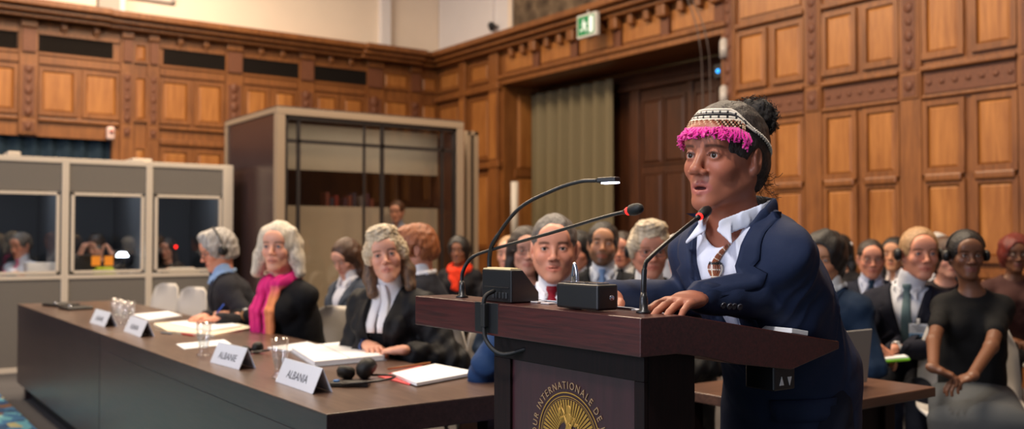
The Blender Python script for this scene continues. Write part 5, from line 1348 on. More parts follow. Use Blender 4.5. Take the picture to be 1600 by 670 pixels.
HC = {'brown': ((48, 30, 20), (96, 64, 42)), 'black': ((10, 9, 9), (38, 32, 30)), 'grey': ((120, 116, 112), (196, 190, 184)), 'white': ((170, 164, 156), (226, 220, 212)),
      'blond': ((168, 156, 138), (232, 222, 204)), 'ginger': ((110, 56, 28), (176, 106, 60)), 'wig': ((178, 156, 124), (222, 206, 178)), 'dark': ((26, 20, 17), (66, 50, 40)),
      'saltpepper': ((60, 56, 54), (120, 112, 106)), 'darkred': ((70, 18, 14), (130, 44, 30)), 'lightbrown': ((70, 50, 36), (124, 94, 68)), 'sandy': ((150, 112, 74), (200, 160, 116))}
def hm(c):
    a, b = HC[c]; return hairmat('hair_'+c, srgb(*a), srgb(*b), scale=140 if c != 'wig' else 60, rough=.5)
def build_hair(kind, col, root, hc, R, s, res, nb, sd):
    T = lambda p: hc + R @ (np.array(p, float)*s); res = max(min(res, .005), .003)
    long_ = kind in ('long', 'bob', 'wig_long', 'veil', 'straight', 'bobback')
    lo = hc-v3(.16, .17, .17+(.24 if long_ else 0)); hi = hc+v3(.16, .17, .2); V = Vol(lo, hi, res)
    def cap(g=.010, drop=.0): V.fr(hc, R, s); V.ell((0, -.014, .032), (.077+g, .096+g, .087+g)); V.ell((0, -.045, -.02), (.066+g, .058+g, .065+g+drop), .03)
    def face(z=.068, w=.067, deep=.0):
        V.fr(hc, R, s); V.ell((0, .115, z-.085), (w, .088+deep, .092), .008, 's'); V.ell((0, .085, -.09), (.09, .085, .075), .01, 's')
    def ears():
        for x in (-1, 1): V.ell((x*.09, -.006, -.012), (.03, .024, .034), .006, 's')
    def noise(a, f, q=0): V.fr(); V.field(lambda x, y, z: a*wav(x, y, z, f, q+sd*.07))
    m = hm(col)
    if kind in ('short', 'crop', 'side', 'fringe'):
        g = {'short': .009, 'crop': .004, 'side': .012, 'fringe': .013}[kind]; cap(g); face(.072 if kind != 'fringe' else .05)
        V.bx((0, .0, -.12), (.2, .2, .062), .002, .01, 's'); ears()
        if kind == 'side': V.ell(((.02), .05, .112), (.06, .045, .022), .02)
        noise(.0025, 90)
    elif kind == 'receding': cap(.006); face(.092, .07, .02); V.bx((0, .0, -.12), (.2, .2, .062), .002, .01, 's'); ears(); noise(.002, 90)
    elif kind == 'bald': cap(.005); V.fr(hc, R, s); V.ell((0, .03, .10), (.09, .13, .085), .01, 's'); face(.09, .08, .03); V.bx((0, .0, -.12), (.2, .2, .062), .002, .01, 's'); ears()
    elif kind == 'fluffy': cap(.018); face(.072); V.bx((0, .0, -.13), (.2, .2, .062), .002, .01, 's'); ears(); V.ell((.01, .045, .105), (.06, .045, .028), .02); V.ell((0, -.075, -.03), (.06, .035, .05), .02); noise(.004, 70)
    elif kind in ('long', 'straight'):
        cap(.012, .03); face(.075, .06)
        for x in (-1, 1):
            V.cone((x*.072, -.01, .03), (x*.082, -.02, -.12), .026, .03, .03); V.cone((x*.082, -.02, -.12), (x*.085, .01, -.24), .03, .022, .03)
        V.econe((0, -.06, 0), (0, -.075, -.2), (.085, .05), (.09, .035), .03); V.ell((0, .12, -.03), (.05, .07, .07), .01, 's'); V.cone((0, .03, -.12), (0, .06, -.3), .058, .07, .01, 's'); noise(.003, 60)
    elif kind in ('bob', 'bobback'):
        cap(.011, .03); face(.080, .064)
        for x in (-1, 1):
            V.cone((x*.066, .01, .07), (x*.09, -.0, -.05), .028, .036, .03); V.cone((x*.09, -.0, -.05), (x*.108, -.0, -.12), .036, .030, .03)
        V.econe((0, -.06, .02), (0, -.07, -.12), (.1, .06), (.105, .045), .03); V.cone((0, .03, -.1), (0, .06, -.25), .06, .07, .01, 's')
        V.fr(hc, R, s); V.ell((.012, .11, .10), (.004, .05, .05), .006, 's'); noise(.004, 42)
    elif kind in ('wig', 'wig_long'):
        V.fr(hc, R, s); V.ell((0, -.012, .044), (.089, .108, .084)); V.ell((0, -.05, -.01), (.084, .07, .085), .03)
        V.ell((0, .035, .108), (.07, .05, .034), .03)
        for x in (-1, 1): V.ell((x*.078, .0, .012), (.026, .045, .05), .02)
        V.ell((0, .128, -.018), (.071, .096, .090), .008, 's'); V.ell((0, .09, -.09), (.1, .095, .08), .01, 's'); V.bx((0, 0, -.15), (.2, .2, .075), .002, .01, 's')
        # horizontal rows of frizzed curls
        V.field(lambda x, y, z: .0008*np.sin(330*z+3*np.sin(40*x)+2*np.sin(31*y)) + .0035*wav(x, y, z, 170, 1.)+.0025*wav(x, y, z, 75, 3.))
        vol_obj('barrister_wig', V, hm('wig'), root)
        V = Vol(lo, hi, res)
        if kind == 'wig_long':
            V.fr(hc, R, s)
            for x in (-1, 1): V.cone((x*.07, -.005, .03), (x*.086, -.005, -.08), .018, .032, .02); V.cone((x*.086, -.005, -.08), (x*.085, .02, -.155), .032, .026, .02)
            V.econe((0, -.07, 0), (0, -.06, -.14), (.08, .035), (.085, .035), .03); V.ell((0, .1, -.04), (.062, .09, .09), .01, 's'); V.cone((0, .02, -.08), (0, .06, -.3), .05, .07, .01, 's')
            V.fr(); V.field(lambda x, y, z: .004*wav(x, y, z, 55, 2.))
            vol_obj('hair', V, hm('lightbrown' if col == 'wig' else col), root)
        return
    elif kind == 'veil':
        V.fr(hc, R, s); V.ell((0, -.012, .035), (.095, .115, .1)); V.econe((0, -.04, 0), (0, -.03, -.25), (.1, .08), (.17, .09), .04); V.ell((0, .115, -.025), (.062, .09, .085), .008, 's'); V.cone((0, .06, -.14), (0, .1, -.25), .04, .05, .01, 's'); noise(.003, 40)
        vol_obj('head_veil', V, cloth('veil_cloth', srgb(232, 230, 228), weave=400, var=.04), root); return
    elif kind == 'afroclose': cap(.008); face(.085, .072); V.bx((0, .0, -.12), (.2, .2, .062), .002, .01, 's'); noise(.0015, 240)
    elif kind == 'tied': cap(.009); face(.08, .068); V.bx((0, .0, -.13), (.2, .2, .07), .002, .01, 's'); V.ell((0, -.12, .01), (.045, .04, .045), .01); noise(.0025, 80)
    elif kind == 'volume': cap(.024, .02); face(.078, .062); V.bx((0, .0, -.16), (.2, .2, .062), .002, .01, 's'); noise(.006, 45)
    elif kind == 'hood': V.fr(hc, R, s); V.ell((0, -.02, .03), (.098, .115, .1)); V.econe((0, -.04, 0), (0, -.03, -.2), (.1, .09), (.13, .1), .04); V.ell((0, .115, -.02), (.058, .09, .08), .008, 's')
    vol_obj('hair', V, m, root)
SK_P = srgb(224, 164, 138); SK_R = srgb(214, 146, 118); SK_M = srgb(196, 140, 104); SK_B = srgb(112, 72, 50); SK_D = srgb(86, 54, 38); SK_S = srgb(142, 92, 66)
NAVY = (24, 34, 58); BLACKC = (24, 24, 28); CHARC = (48, 48, 56)
UD = lambda u, v, z: Vector((u, v, z))
def deskhands(c, gap=.05, dz=.775, inw=.6, fwd=-1, du=.1):
    """two hands folded on the desk around world point c; people at the desk face -u"""
    cl = ((c.x+.07, c.y-gap-.05, dz), (-.55, .75, -.18), (.2, -.1, 1)); cr = ((c.x+.07, c.y+gap+.05, dz), (-.55, -.75, -.18), (.2, .1, 1))
    return (cl, cr)       # left hand lies at smaller v (person faces -u)
# ---- at the desk
hp = at_z(303, 497, .80)
old = person('grey haired man with headphones looking down at papers at the desk', 340, 391, 6.15, 68, head=(8, -18, 0), s=1.08, lean=.24, skin=SK_R, hair='fluffy', haircol='grey', top='suit', coat=(44, 44, 52), shirt=(150, 180, 220), tie=(30, 50, 90),
       legs=('trousers', NAVY), glasses=('rect', srgb(40, 40, 50)), headset=.02, hands=(((hp.x+.12, hp.y-.10, .80), (-.8, .5, -.1), (0, 0, 1)), ((hp.x+.12, hp.y+.14, .80), (-.8, -.35, -.1), (0, 0, 1))), res=.004, fine=True, chair_lab='white shell chair under the man with grey hair at the far end of the desk')
hp = at_z(335, 494, .80)
scw = person('woman with white blond bob and bright pink scarf seated at the desk', 436, 386, 5.35, 40, head=(32, 2, 0), s=1.17, lean=.16, skin=SK_P, hair='bob', haircol='blond', top='sweater', coat=(18, 18, 22), fem=1,
       legs=('trousers', BLACKC), headset=.02, hsband=False, hands=(((hp.x+.15, hp.y-.09, .80), (-.85, .45, .05), (.1, 0, 1)), ((hp.x+.13, hp.y+.1, .80), (-.85, -.3, .1), (0, 0, 1))), res=.004, fine=True, iris=(.08, .12, .16), chair_lab='white shell chair under the woman in the pink scarf', curl=.6)
hp = at_z(598, 545, .79)
bar = person('woman in barrister wig and black robe with white bands, hands folded on the desk', 603, 400, 4.38, 26, head=(30, 5, 10), s=1.03, lean=.15, skin=SK_P, hair='wig_long', haircol='wig', top='robe', coat=(26, 26, 30), shirt=(236, 236, 240), fem=1,
       legs=('trousers', BLACKC), hands=(((hp.x+.03, hp.y-.12, .795), (-.35, .95, -.1), (-.1, -.1, 1)), ((hp.x+.0, hp.y+.14, .795), (-.2, -.98, -.08), (-.1, .1, 1))), res=.0036, fine=True, iris=(.05, .05, .04), chair_lab='white shell chair under the woman in the barrister wig', curl=.45, torso=1.05, eyeopen=.9)
hp = at_z(742, 585, .80)
tie = person('man in royal blue suit with a dark red tie seated behind the lectern', 866, 388, 3.5, 16, head=(12, 0, 0), s=1.06, lean=.08, skin=SK_R, hair='crop', haircol='saltpepper', top='suit', coat=(30, 66, 116), shirt=(238, 236, 240), tie=(150, 20, 36), stubble=.14,
       legs=('trousers', (30, 60, 108)), hands=((at_d(905, 640, 3.25), (-.5, .6, -.5), (0, 0, 1)), (at_d(735, 645, 3.6), (-.3, -.3, -.7), (0, 0, 1))), elbowR=at_d(757, 574, 3.5), res=.0034, fine=True, iris=(.04, .03, .02), chair_lab='white shell chair under the man in the royal blue suit', browt=1.2, jaw=1.1, seat=.47, eyeopen=.9, nose=1.05)
# ---- people behind the desk
person('young woman with long brown hair in a grey jacket, looking down', 541, 402, 6.3, 40, head=(5, -26, 0), s=1., lean=.1, skin=SK_P, hair='straight', haircol='brown', top='suit', coat=(86, 94, 108), shirt=(230, 228, 232), legs=('trousers', CHARC), fem=1, sw=.14, chair_lab='white shell chair under the long haired young woman in grey')
person('man with ginger brown hair in a dark suit turned away from the camera', 650, 389, 5.3, 100, head=(12, -14, 0), s=1.06, lean=.12, skin=SK_R, hair='fluffy', haircol='ginger', top='suit', coat=(34, 38, 52), shirt=(236, 236, 240), legs=('trousers', NAVY), chair_lab='white shell chair under the man with ginger brown hair')
rs = person('woman in a dark coat with an orange red scarf near the glass cabin', 717, 392, 8.6, 10, head=(0, 0, 0), s=1., lean=.03, skin=SK_S, hair='volume', haircol='black', top='sweater', coat=(26, 24, 30), legs=('trousers', BLACKC), fem=1, seat=.45, chair_lab='white shell chair under the woman with the orange red scarf')
person('dark haired woman wearing glasses just left of the man in the blue suit', 822, 392, 4.9, 4, head=(10, 0, 0), s=1.02, lean=.06, skin=SK_P, hair='long', haircol='dark', top='sweater', coat=(60, 84, 120), legs=('trousers', NAVY), fem=1, glasses=('round', srgb(60, 40, 40)), res=.005, chair_lab='white shell chair under the dark haired woman with glasses')
person('pale bald headed person half hidden behind the reading lamp stem', 796, 397, 6.6, 20, head=(0, 0, 0), skin=SK_P, hair='receding', haircol='sandy', top='suit', coat=(40, 40, 50), shirt=(200, 205, 215), legs=('trousers', NAVY), s=1.05, chair_lab='white shell chair behind the reading lamp stem')
person('man with receding dark hair half hidden between the blue suited and bearded men', 904, 392, 6.2, 30, head=(0, -4, 0), skin=SK_R, hair='long', haircol='black', top='suit', coat=(22, 22, 26), shirt=(238, 236, 238), tie=(30, 30, 34), legs=('trousers', BLACKC), s=1.06, sw=.16, chair_lab='white shell chair under the half hidden man with receding hair')
person('young bearded man with black hair in a dark suit and pale blue tie', 942, 382, 5.2, 12, head=(6, 5, -4), skin=SK_M, hair='short', haircol='black', top='suit', coat=(38, 40, 46), shirt=(230, 236, 246), tie=(130, 160, 200), stubble=.92, browt=1.3, legs=('trousers', CHARC), s=1.02, res=.005, eyeopen=.7, chair_lab='white shell chair under the young bearded man')
person('clean shaven man with dark hair seen over the right shoulder of the bearded man', 972, 390, 6.9, 20, head=(0, -2, 0), skin=SK_R, hair='short', haircol='dark', top='suit', coat=(36, 38, 46), shirt=(240, 240, 240), tie=(40, 44, 60), legs=('trousers', CHARC), s=1.06, chair_lab='white shell chair under the man behind the bearded man')
wigm = person('man in barrister wig and glasses wearing headphones, black robe and white bands', 1015, 391, 4.55, 4, head=(6, -5, 0), s=1.08, skin=SK_R, hair='wig', haircol='wig', top='robe', coat=(26, 26, 28), shirt=(238, 236, 232), glasses=('rect', srgb(30, 24, 26)), headset=.02, hsband=False, legs=('trousers', BLACKC), res=.004, fine=True, jaw=1.12, chair_lab='white shell chair under the man in the barrister wig', browt=.7)
person('woman with a white head covering beside the speaker', 1060, 402, 5.4, 6, head=(6, -3, 0), skin=SK_R, hair='veil', top='robe', coat=(34, 34, 36), shirt=(225, 225, 225), legs=('trousers', BLACKC), fem=1, s=1.0, chair_lab='white shell chair under the woman with the white head covering')
# ---- right of the speaker
person('dark haired person in a dark blue suit immediately right of the speaker', 1288, 404, 4.6, 60, head=(24, -6, 0), skin=SK_M, hair='volume', haircol='black', top='suit', coat=(22, 48, 76), shirt=(236, 236, 230), tie=None, legs=('trousers', NAVY), s=1.02)
hood = person('person with black hair and a white hair clip in the row before the panelling', 1312, 392, 7.6, 60, head=(20, -6, 0), skin=SK_S, hair='long', haircol='black', top='sweater', coat=(30, 26, 30), legs=('trousers', BLACKC), fem=1, s=1.05, chair_lab='white shell chair under the person with the white hair clip')
person('slim man in rectangular glasses with dark suit and dark blue tie', 1361, 404, 5.9, 20, head=(6, -4, 0), skin=SK_R, hair='crop', haircol='dark', top='suit', coat=(28, 34, 54), shirt=(206, 214, 236), tie=(24, 52, 74), glasses=('rect', srgb(30, 28, 30)), legs=('trousers', NAVY), s=1.0, res=.005, chair_lab='white shell chair under the slim man in rectangular glasses')
person('woman with dark hair and white collar turned to the left of the badge wearing man', 1397, 398, 6.9, 50, head=(14, 4, 0), skin=SK_M, hair='long', haircol='black', top='suit', coat=(26, 26, 32), shirt=(236, 222, 212), fem=1, legs=('trousers', BLACKC), s=1.04, chair_lab='white shell chair under the woman with the white collar')
hp = at_d(1377, 547, 4.66)
bdg = person('fair haired man with headphones, grey green tie and name badge', 1437, 396, 5.0, 30, head=(24, 0, 0), skin=SK_R, hair='receding', haircol='sandy', top='suit', coat=(26, 30, 50), shirt=(232, 236, 246), tie=(92, 116, 122), headset=.015, hsband=False, legs=('trousers', (24, 26, 36)), s=1.15, res=.004, fine=True,
       hands=((hp+RT*.05, tuple(-RT*.8-Vector((0, 0, .4))), (0, 0, 1)), (hp+RT*-.04+Vector((0, 0, .03)), tuple(RT*.5-Vector((0, 0, .3))), (0, 0, 1))), iris=(.1, .13, .16), chair_lab='white shell chair under the fair haired man with the badge', torso=1.1, spine=-.09, tilt=.06, neck=.02)
person('white haired person hidden behind the fair haired man with the badge', 1464, 392, 7.6, 20, skin=SK_P, hair='fluffy', haircol='white', top='suit', coat=(40, 40, 48), shirt=(220, 220, 226), legs=('trousers', NAVY), s=1.1, chair_lab='white shell chair under the hidden white haired person')
person('person with dark brown hair between the badge man and the woman in black', 1479, 404, 6.0, 10, head=(10, 0, 0), skin=SK_P, hair='volume', haircol='brown', top='sweater', coat=(44, 36, 40), legs=('trousers', BLACKC), s=1., chair_lab='white shell chair under the person with dark brown hair')
hp = at_d(1492, 588, 3.97)
blk = person('young woman in short sleeved black top and grey tweed skirt, hands in her lap', 1510, 398, 4.4, 22, head=(12, -2, 0), skin=SK_B, lips=srgb(120, 62, 56), brow=(.008, .006, .005), hair='afroclose', haircol='black', top='dress', coat=(13, 13, 15), headset=.004, fem=1, legs=('skirt', (74, 77, 80)), s=.93, res=.0036, fine=True,
       hands=((hp+RT*.07, tuple(-RT*.9-Vector((0, 0, .25))-FH*.2), (0, 0, 1)), (hp-RT*.09+Vector((0, 0, .035)), tuple(RT*.8-Vector((0, 0, .3))-FH*.3), (0, 0, 1))), sw=.132, spine=.02, tilt=-.025, neck=.035, chair_lab='white shell chair under the woman in the grey tweed skirt', lean=.07, nose=1.15, eyeopen=.9)
person('woman with dark red hair, glasses and brown top at the right edge', 1586, 397, 6.3, 14, head=(0, -2, 0), skin=SK_B, lips=srgb(120, 62, 56), brow=(.008, .006, .005), hair='volume', haircol='darkred', top='sweater', coat=(92, 58, 54), glasses=('rect', srgb(30, 24, 24)), legs=('trousers', BLACKC), fem=1, s=1.0, res=.005, chair_lab='white shell chair under the woman with dark red hair')
# ---- interpreters and cabin
def atv_person(label, px, py, v, **kw):
    p = at_v(px, py, v); return person(label, px, py, (p-CAM).dot(FH), **kw)
PNK = (226, 130, 170)
def shelfh(px, v, spread=.12):
    p = at_v(px, 420, v); return ((p.x+spread, VB+.22, .95), (-.5, -.7, -.1), (0, 0, 1)), ((p.x-spread, VB+.22, .95), (.5, -.7, -.1), (0, 0, 1))
atv_person('interpreter in a white shirt and pink tie inside the left booth', 32, 383, VB+.62, yaw=14, head=(0, -12, 0), skin=SK_R, hair='short', haircol='saltpepper', top='shirt', shirt=(226, 230, 244), tie=PNK, legs=('trousers', NAVY), s=1.05, lean=.05, hands=shelfh(32, VB+.6), lap=True, chair_lab='white shell chair inside the left interpreter booth', seat=.47)
p = at_v(150, 392, VB+.55); hl = at_v(176, 392, VB+.5); hr = at_v(124, 392, VB+.5)
atv_person('interpreter in dark clothes raising both hands to the head in the middle booth', 150, 385, VB+.6, yaw=8, head=(0, -18, 0), skin=SK_P, hair='fringe', haircol='dark', top='sweater', coat=(44, 46, 56), legs=('trousers', CHARC), s=1.0, lean=.05,
           hands=(((p.x+.15, p.y-.0, 1.12), (-.35, .15, .9), (.8, -.5, .2)), ((p.x-.15, p.y-.0, 1.12), (.35, .15, .9), (-.8, -.5, .2))), chair_lab='white shell chair inside the middle interpreter booth', seat=.47)
atv_person('interpreter with long dark hair inside the booth beside the cabin', 261, 388, VB+.7, yaw=5, head=(0, -10, 0), skin=SK_P, hair='long', haircol='dark', top='sweater', coat=(50, 40, 34), fem=1, legs=('trousers', CHARC), s=.95, lean=.04, hands=shelfh(262, VB+.7), chair_lab='white shell chair inside the interpreter booth beside the cabin', seat=.47)
atv_person('blurred person in pale blue shirt standing inside the glass cabin', 620, 330, VCAB+.28, yaw=10, head=(0, -10, 0), skin=SK_P, hair='short', haircol='brown', top='shirt', shirt=(140, 150, 170), legs=('standing', CHARC), s=1.0, lean=.02, seat=.85, lap=False, hands='lap')
# ================================================================ THE SPEAKER
SKN = srgb(166, 102, 78)
lw = at_v(1090, 474, 1.475); lw.z = max(lw.z, LTOP+.026); lt = at_z(1010, 484, LTOP+.012); ld = lt-lw
rw = Vector((1.56, 1.76, LTOP+.022)); 
P = person('young woman in a navy blazer and beaded headband with magenta tassels, speaking at the lectern', 1132, 246, 2.29, 52, head=(4, 0, -3), s=1.095, lean=.275, torso=.9, elbowL=at_d(1262, 473, 2.33), elbowR=at_d(1094, 466, 2.50), skin=SKN, lips=srgb(176, 100, 94), brow=(.012, .008, .006),
           top=None, hair=None, hands=((lw, tuple(ld), (.1, 0, 1)), (rw, (-.9, -.45, -.12), (0, 0, 1))), res=.0029, fine=True, fem=0, mouth=1.1, iris=(.03, .015, .008), gaze=(8, 0),
           seat=.86, sw=.125, neck=-.006, lap=False, legs=('standing', (20, 24, 40)), poleL=(.25, -1.0, -.55), curl=.16, nose=1.22, cheek=.98, jaw=1.04, eyeopen=1.05)
root, hc, R, s, nb, sh, E_, W_, k = (P[q] for q in ('root', 'hc', 'R', 's', 'nb', 'sh', 'E', 'W', 'k'))
T = lambda p: hc + R @ (np.array(p, float)*s)
# teeth just inside the open lips
mb = MB(); mb.ball(T((0, .0785, -.0645)), (.014, .007, .0035), 14, 8); mb.build('teeth', plain('teeth', srgb(226, 216, 204), rough=.3), P['body'])
# ---- shirt
V = P['newV'](); P['torso'](V, .002); V.fr()
for i in (0, 1): V.cone(nb+v3(0, -.012, -.012), sh[i]+v3(0, 0, .012), .055, .045, .04)
V.fr(); V.field(lambda x, y, z: .0022*wav(x, y, z, 60, 1.3)+.0015*np.sin(130*x+20*z))
V.cone(nb+v3(0, .01, -.02), hc+v3(0, -.03, -.03), .0585*k, .06*k, .006, 's')
V.ell(nb+v3(0, .085, .0), (.03, .05, .06), .012, 's')
shirt = V; SHM = cloth('shirt_pale', srgb(214, 220, 238), weave=1400, var=.05, rough=.7); vol_obj('shirt', V, SHM, root)
# button placket and spread collar
P['strip']('placket', [(-.055-i*.03, .0, .013) for i in range(9)], SHM, yoff=.0015, th=.003, src=shirt)
collar_leaves(root, nb, hc, 1.15, SHM, .0028, 1.35)
# ---- blazer
NVY = cloth('blazer_navy', srgb(28, 40, 68), weave=1100, var=.22, rough=.75)
lo = np.min([hc-v3(.2, .2, .0), E_[0], E_[1], W_[0], W_[1], v3(-.34, -.34, .66)], 0)-.06; hi = np.max([hc+v3(.2, .1, -.06), E_[0], E_[1], W_[0], W_[1], v3(.34, .3, .8)], 0)+.06; lo[2] = .64; hi[2] = hc[2]-.05
V = Vol(lo, hi, .0042); V.fr(); pel = P['pel']; mid = pel*.52+nb*.48; ch = pel*.25+nb*.75+v3(0, .005, -.01)
V.econe(mid, ch, (.155, .140), (.163, .150), .04); V.econe(pel+v3(.02, -.02, -.02), mid, (.165, .155), (.155, .140), .06); V.econe((.035, -.02, .70), pel+v3(.025, -.02, -.02), (.188, .175), (.172, .156), .05)
V.cone(sh[0]+v3(.02, -.01, -.02), sh[1]+v3(-.02, -.005, -.02), .075, None, .05)
for i in (0, 1):
    V.cone(nb+v3(0, -.018, -.012), sh[i]+v3(0, 0, .016), .060, .050, .04)
    V.ell(sh[i]+v3((-1, 1)[i]*.008, 0, -.004), (.058, .060, .058), .03); V.cone(sh[i], E_[i], .058, .052, .025); V.cone(E_[i], W_[i]-(W_[i]-E_[i])*.04, .051, .038, .02)
# folds: deep at elbow and waist, fine elsewhere
def fold(x, y, z):
    ex = np.exp(-(((x-E_[0][0])**2+(y-E_[0][1])**2+(z-E_[0][2])**2)/.018))
    u = (W_[0]-E_[0])/np.linalg.norm(W_[0]-E_[0]); t = (x-E_[0][0])*u[0]+(y-E_[0][1])*u[1]+(z-E_[0][2])*u[2]
    return .006*(.5-np.abs(wav(x, y, z, 17, .8))) + .002*wav(x, y, z, 40, 2.) + -.016*ex*(.5-np.abs(np.sin(t*42+16*(z-x)+2*np.sin(30*y)))) + .0035*np.sin(70*t+30*z)*np.exp(-(t-.1)**2/.02)*(np.abs(t-.1) < .2)
V.field(fold)
nbz = nb[2]; dep, wt = .40, .088
def vfn(x, y, z):
    c = nb[0]-.004; hw = np.clip((z-(nbz-dep))*wt/dep, -.2, .085); return np.maximum(np.maximum(np.abs(x-c)-hw, (nb[1]+.0)-y)*.9, z-(nbz+.12))
d = vfn(V.ax[0][:, None, None], V.ax[1][None, :, None], V.ax[2][None, None, :]).astype(np.float32); V.g = np.maximum(V.g, -d)
V.cone(nb+v3(0, -.0, -.03), hc+v3(0, -.01, -.05), .078, .09, .008, 's')
def under(x, y, z): return (.69-z)
V.g = np.maximum(V.g, (.68-V.ax[2])[None, None, :].astype(np.float32))
blaz = V; bo = vol_obj('blazer', V, NVY, root)
# lapels and collar as folded cloth lying on the blazer
lapels(root, blaz, nb, nbz, dep, wt, NVY, 1.15)
# coat collar round the back of the neck
V = Vol(nb-v3(.2, .2, .12), nb+v3(.2, .16, .14), .004)
pts = [nb+v3(-.088, .035, -.022), nb+v3(-.092, -.0, .012), nb+v3(-.074, -.055, .036), nb+v3(0, -.085, .046), nb+v3(.074, -.055, .036), nb+v3(.092, -.0, .012), nb+v3(.088, .035, -.022)]
for a, b in zip(pts[:-1], pts[1:]): V.econe(a, b, (.009, .024), (.009, .024), .006, np.cross(b-a, (0, 0, 1)))
vol_obj('coat_collar', V, NVY, root)
# sleeve buttons (on the outer side of the near cuff)
u = (E_[0]-W_[0]); u /= np.linalg.norm(u)
camloc = v3(*(Matrix.Rotation(-P['rz'], 3, 'Z') @ (CAM-Vector(root.location)))); tocam = camloc-W_[0]; tocam /= np.linalg.norm(tocam)
side = tocam-u*(tocam@u); side /= np.linalg.norm(side); sd = side*.93-v3(0, 0, .36); sd -= u*(sd@u); sd /= np.linalg.norm(sd)
def surf(vol, p, d, L=.12):
    """walk inwards until the cloth surface is met"""
    for t in np.arange(L, 0, -.001):
        q = p+d*t; i = [int(round((q[j]-vol.lo[j])/vol.h)) for j in range(3)]
        if all(0 <= i[j] < vol.n[j] for j in range(3)) and vol.g[tuple(i)] < 0: return q+d*.002
    return p+d*.05
BTN = plain('button_horn', srgb(60, 62, 72), rough=.25, spec=.7); M = Vector(sd).to_track_quat('Z', 'Y').to_matrix()
for j in range(4):
    c = surf(blaz, W_[0]+u*(.045+.0155*j), sd); mb = MB(); mb.lathe(c, [(0, .0012), (.0045, .001), (.0068, .003), (.0078, .002), (.0078, -.001), (0, -.001)], 18, 0, M); mb.build('sleeve_button', BTN, root)
# pocket flap over the hip on the near side
def flap():
    Vv = []; F = []; n = 9; m_ = 4
    for sidei in (0, 1):
        for i in range(m_):
            for j in range(n):
                a = 100+ (55)*j/(n-1); a = math.radians(a); z = .885-.055*i/(m_-1)+.012*(j/(n-1)-.5)
                dd = v3(math.cos(a)*1., math.sin(a), 0); p0 = v3(0, -.03, z); c = surf(blaz, p0, dd, .36); Vv.append(c+dd*(.005 if sidei == 0 else -.002))
    o = n*m_
    for i in range(m_-1):
        for j in range(n-1): a = i*n+j; F += [(a, a+1, a+n+1, a+n), (o+a, o+a+n, o+a+n+1, o+a+1)]
        for j in (0, n-1): a = i*n+j; F.append((a, a+n, o+a+n, o+a))
    for j in range(n-1):
        for i in (0, m_-1): a = i*n+j; F.append((a, a+1, o+a+1, o+a))
    mb = MB(); mb.raw(Vv, F, 0, True); mb.build('pocket_flap', NVY, root)
flap()
# ---- necklace of brown beads and pale lanyard, badge
BRB = plain('bead_brown', srgb(150, 84, 50), rough=.35); BLB = plain('bead_black', srgb(24, 22, 26), rough=.3); WHB = plain('bead_white', srgb(226, 214, 196), rough=.35)
def sf(x, z): return shirt.front(nb[0]+x, nbz+z, nb[1]+.08)
def bead(mb, x, z, r, mi, off=.004): mb.ball((nb[0]+x, sf(x, z)+off, nbz+z), r, 6, 4, mi)
mb = MB(); rb = random.Random(2)
for st in range(4):                                                   # strands down from her left collar
    for i in range(46):
        t = i/45; x = -.050*(1-t)+(-.004+st*.005-.0075)*t - st*.002*(1-t); z = -.02-.075*t; bead(mb, x, z, .0023, 0 if (i+st) % 7 else 2, .004+.001*st)
for i in range(15):                                                   # woven pendant
    w = .011+.011*math.sin(PI*min(1, (i+2)/12)); z = -.096-.0034*i
    for j in range(8):
        x = -.002-w+2*w*j/7; bead(mb, x, z, .0024, 1 if i in (0, 1, 12) else (0 if (i*j) % 5 else 2), .006)
for st in range(7):
    for i in range(16): bead(mb, -.002-.018+.006*st+rb.uniform(-.001, .001), -.146-.0036*i, .0022, 0 if i % 4 else 2, .006)
mb.build('beaded_necklace', [BRB, BLB, WHB], root)
mb = MB(); x0 = -.030; y0 = sf(x0, -.17)+.012
mb.box((nb[0]+x0-.022, y0, nbz-.20), (nb[0]+x0+.022, y0+.003, nbz-.135), 0, .001); mb.box((nb[0]+x0-.019, y0+.003, nbz-.195), (nb[0]+x0+.019, y0+.0036, nbz-.165), 1)
mb.build('name_badge', [plain('badge_clear', srgb(190, 205, 225), rough=.15), plain('badge_blue', srgb(90, 130, 190), rough=.3)], root)
# ---- hair: drawn back, bun of tight curls
HB = hairmat('hair_speaker', srgb(20, 16, 15), srgb(66, 56, 52), scale=170, stretch=.5, rough=.55)
V = Vol(hc-v3(.15, .22, .2), hc+v3(.15, .17, .22), .003); V.fr(hc, R, s)
V.ell((0, -.014, .034), (.083, .103, .094)); V.ell((0, -.05, -.02), (.074, .065, .07), .03)
V.ell((0, .112, -.022), (.070, .082, .092), .010, 's'); V.ell((0, .085, -.09), (.095, .088, .075), .01, 's'); V.bx((0, .0, -.145), (.2, .2, .062), .002, .01, 's')
for x in (-1, 1): V.ell((x*.09, -.004, -.014), (.03, .021, .033), .006, 's')
V.field(lambda x, y, z: .0007*np.sin(260*x+30*z)+.0012*wav(x, y, z, 120, .3))
vol_obj('hair', V, HB, root)
V = Vol(hc-v3(.16, .26, .12), hc+v3(.16, .1, .26), .0032); V.fr(hc, R, s); bc = v3(-.004, -.102, .092)
V.ell(bc, (.052, .050, .047)); V.ell(bc*.8, (.03, .03, .03), .02)
V.fr(); V.field(lambda x, y, z: .005*wav(x, y, z, 95, .5)+.004*wav(x, y, z, 210, 1.5))
V2 = V.mesh(); BUNM = plain('hair_bun', srgb(26, 20, 18), rough=.8, var=.5, scale=250, bump=1)
bn = vol_obj('hair_bun', V2, BUNM, root)
mb = MB(); rb = random.Random(8)
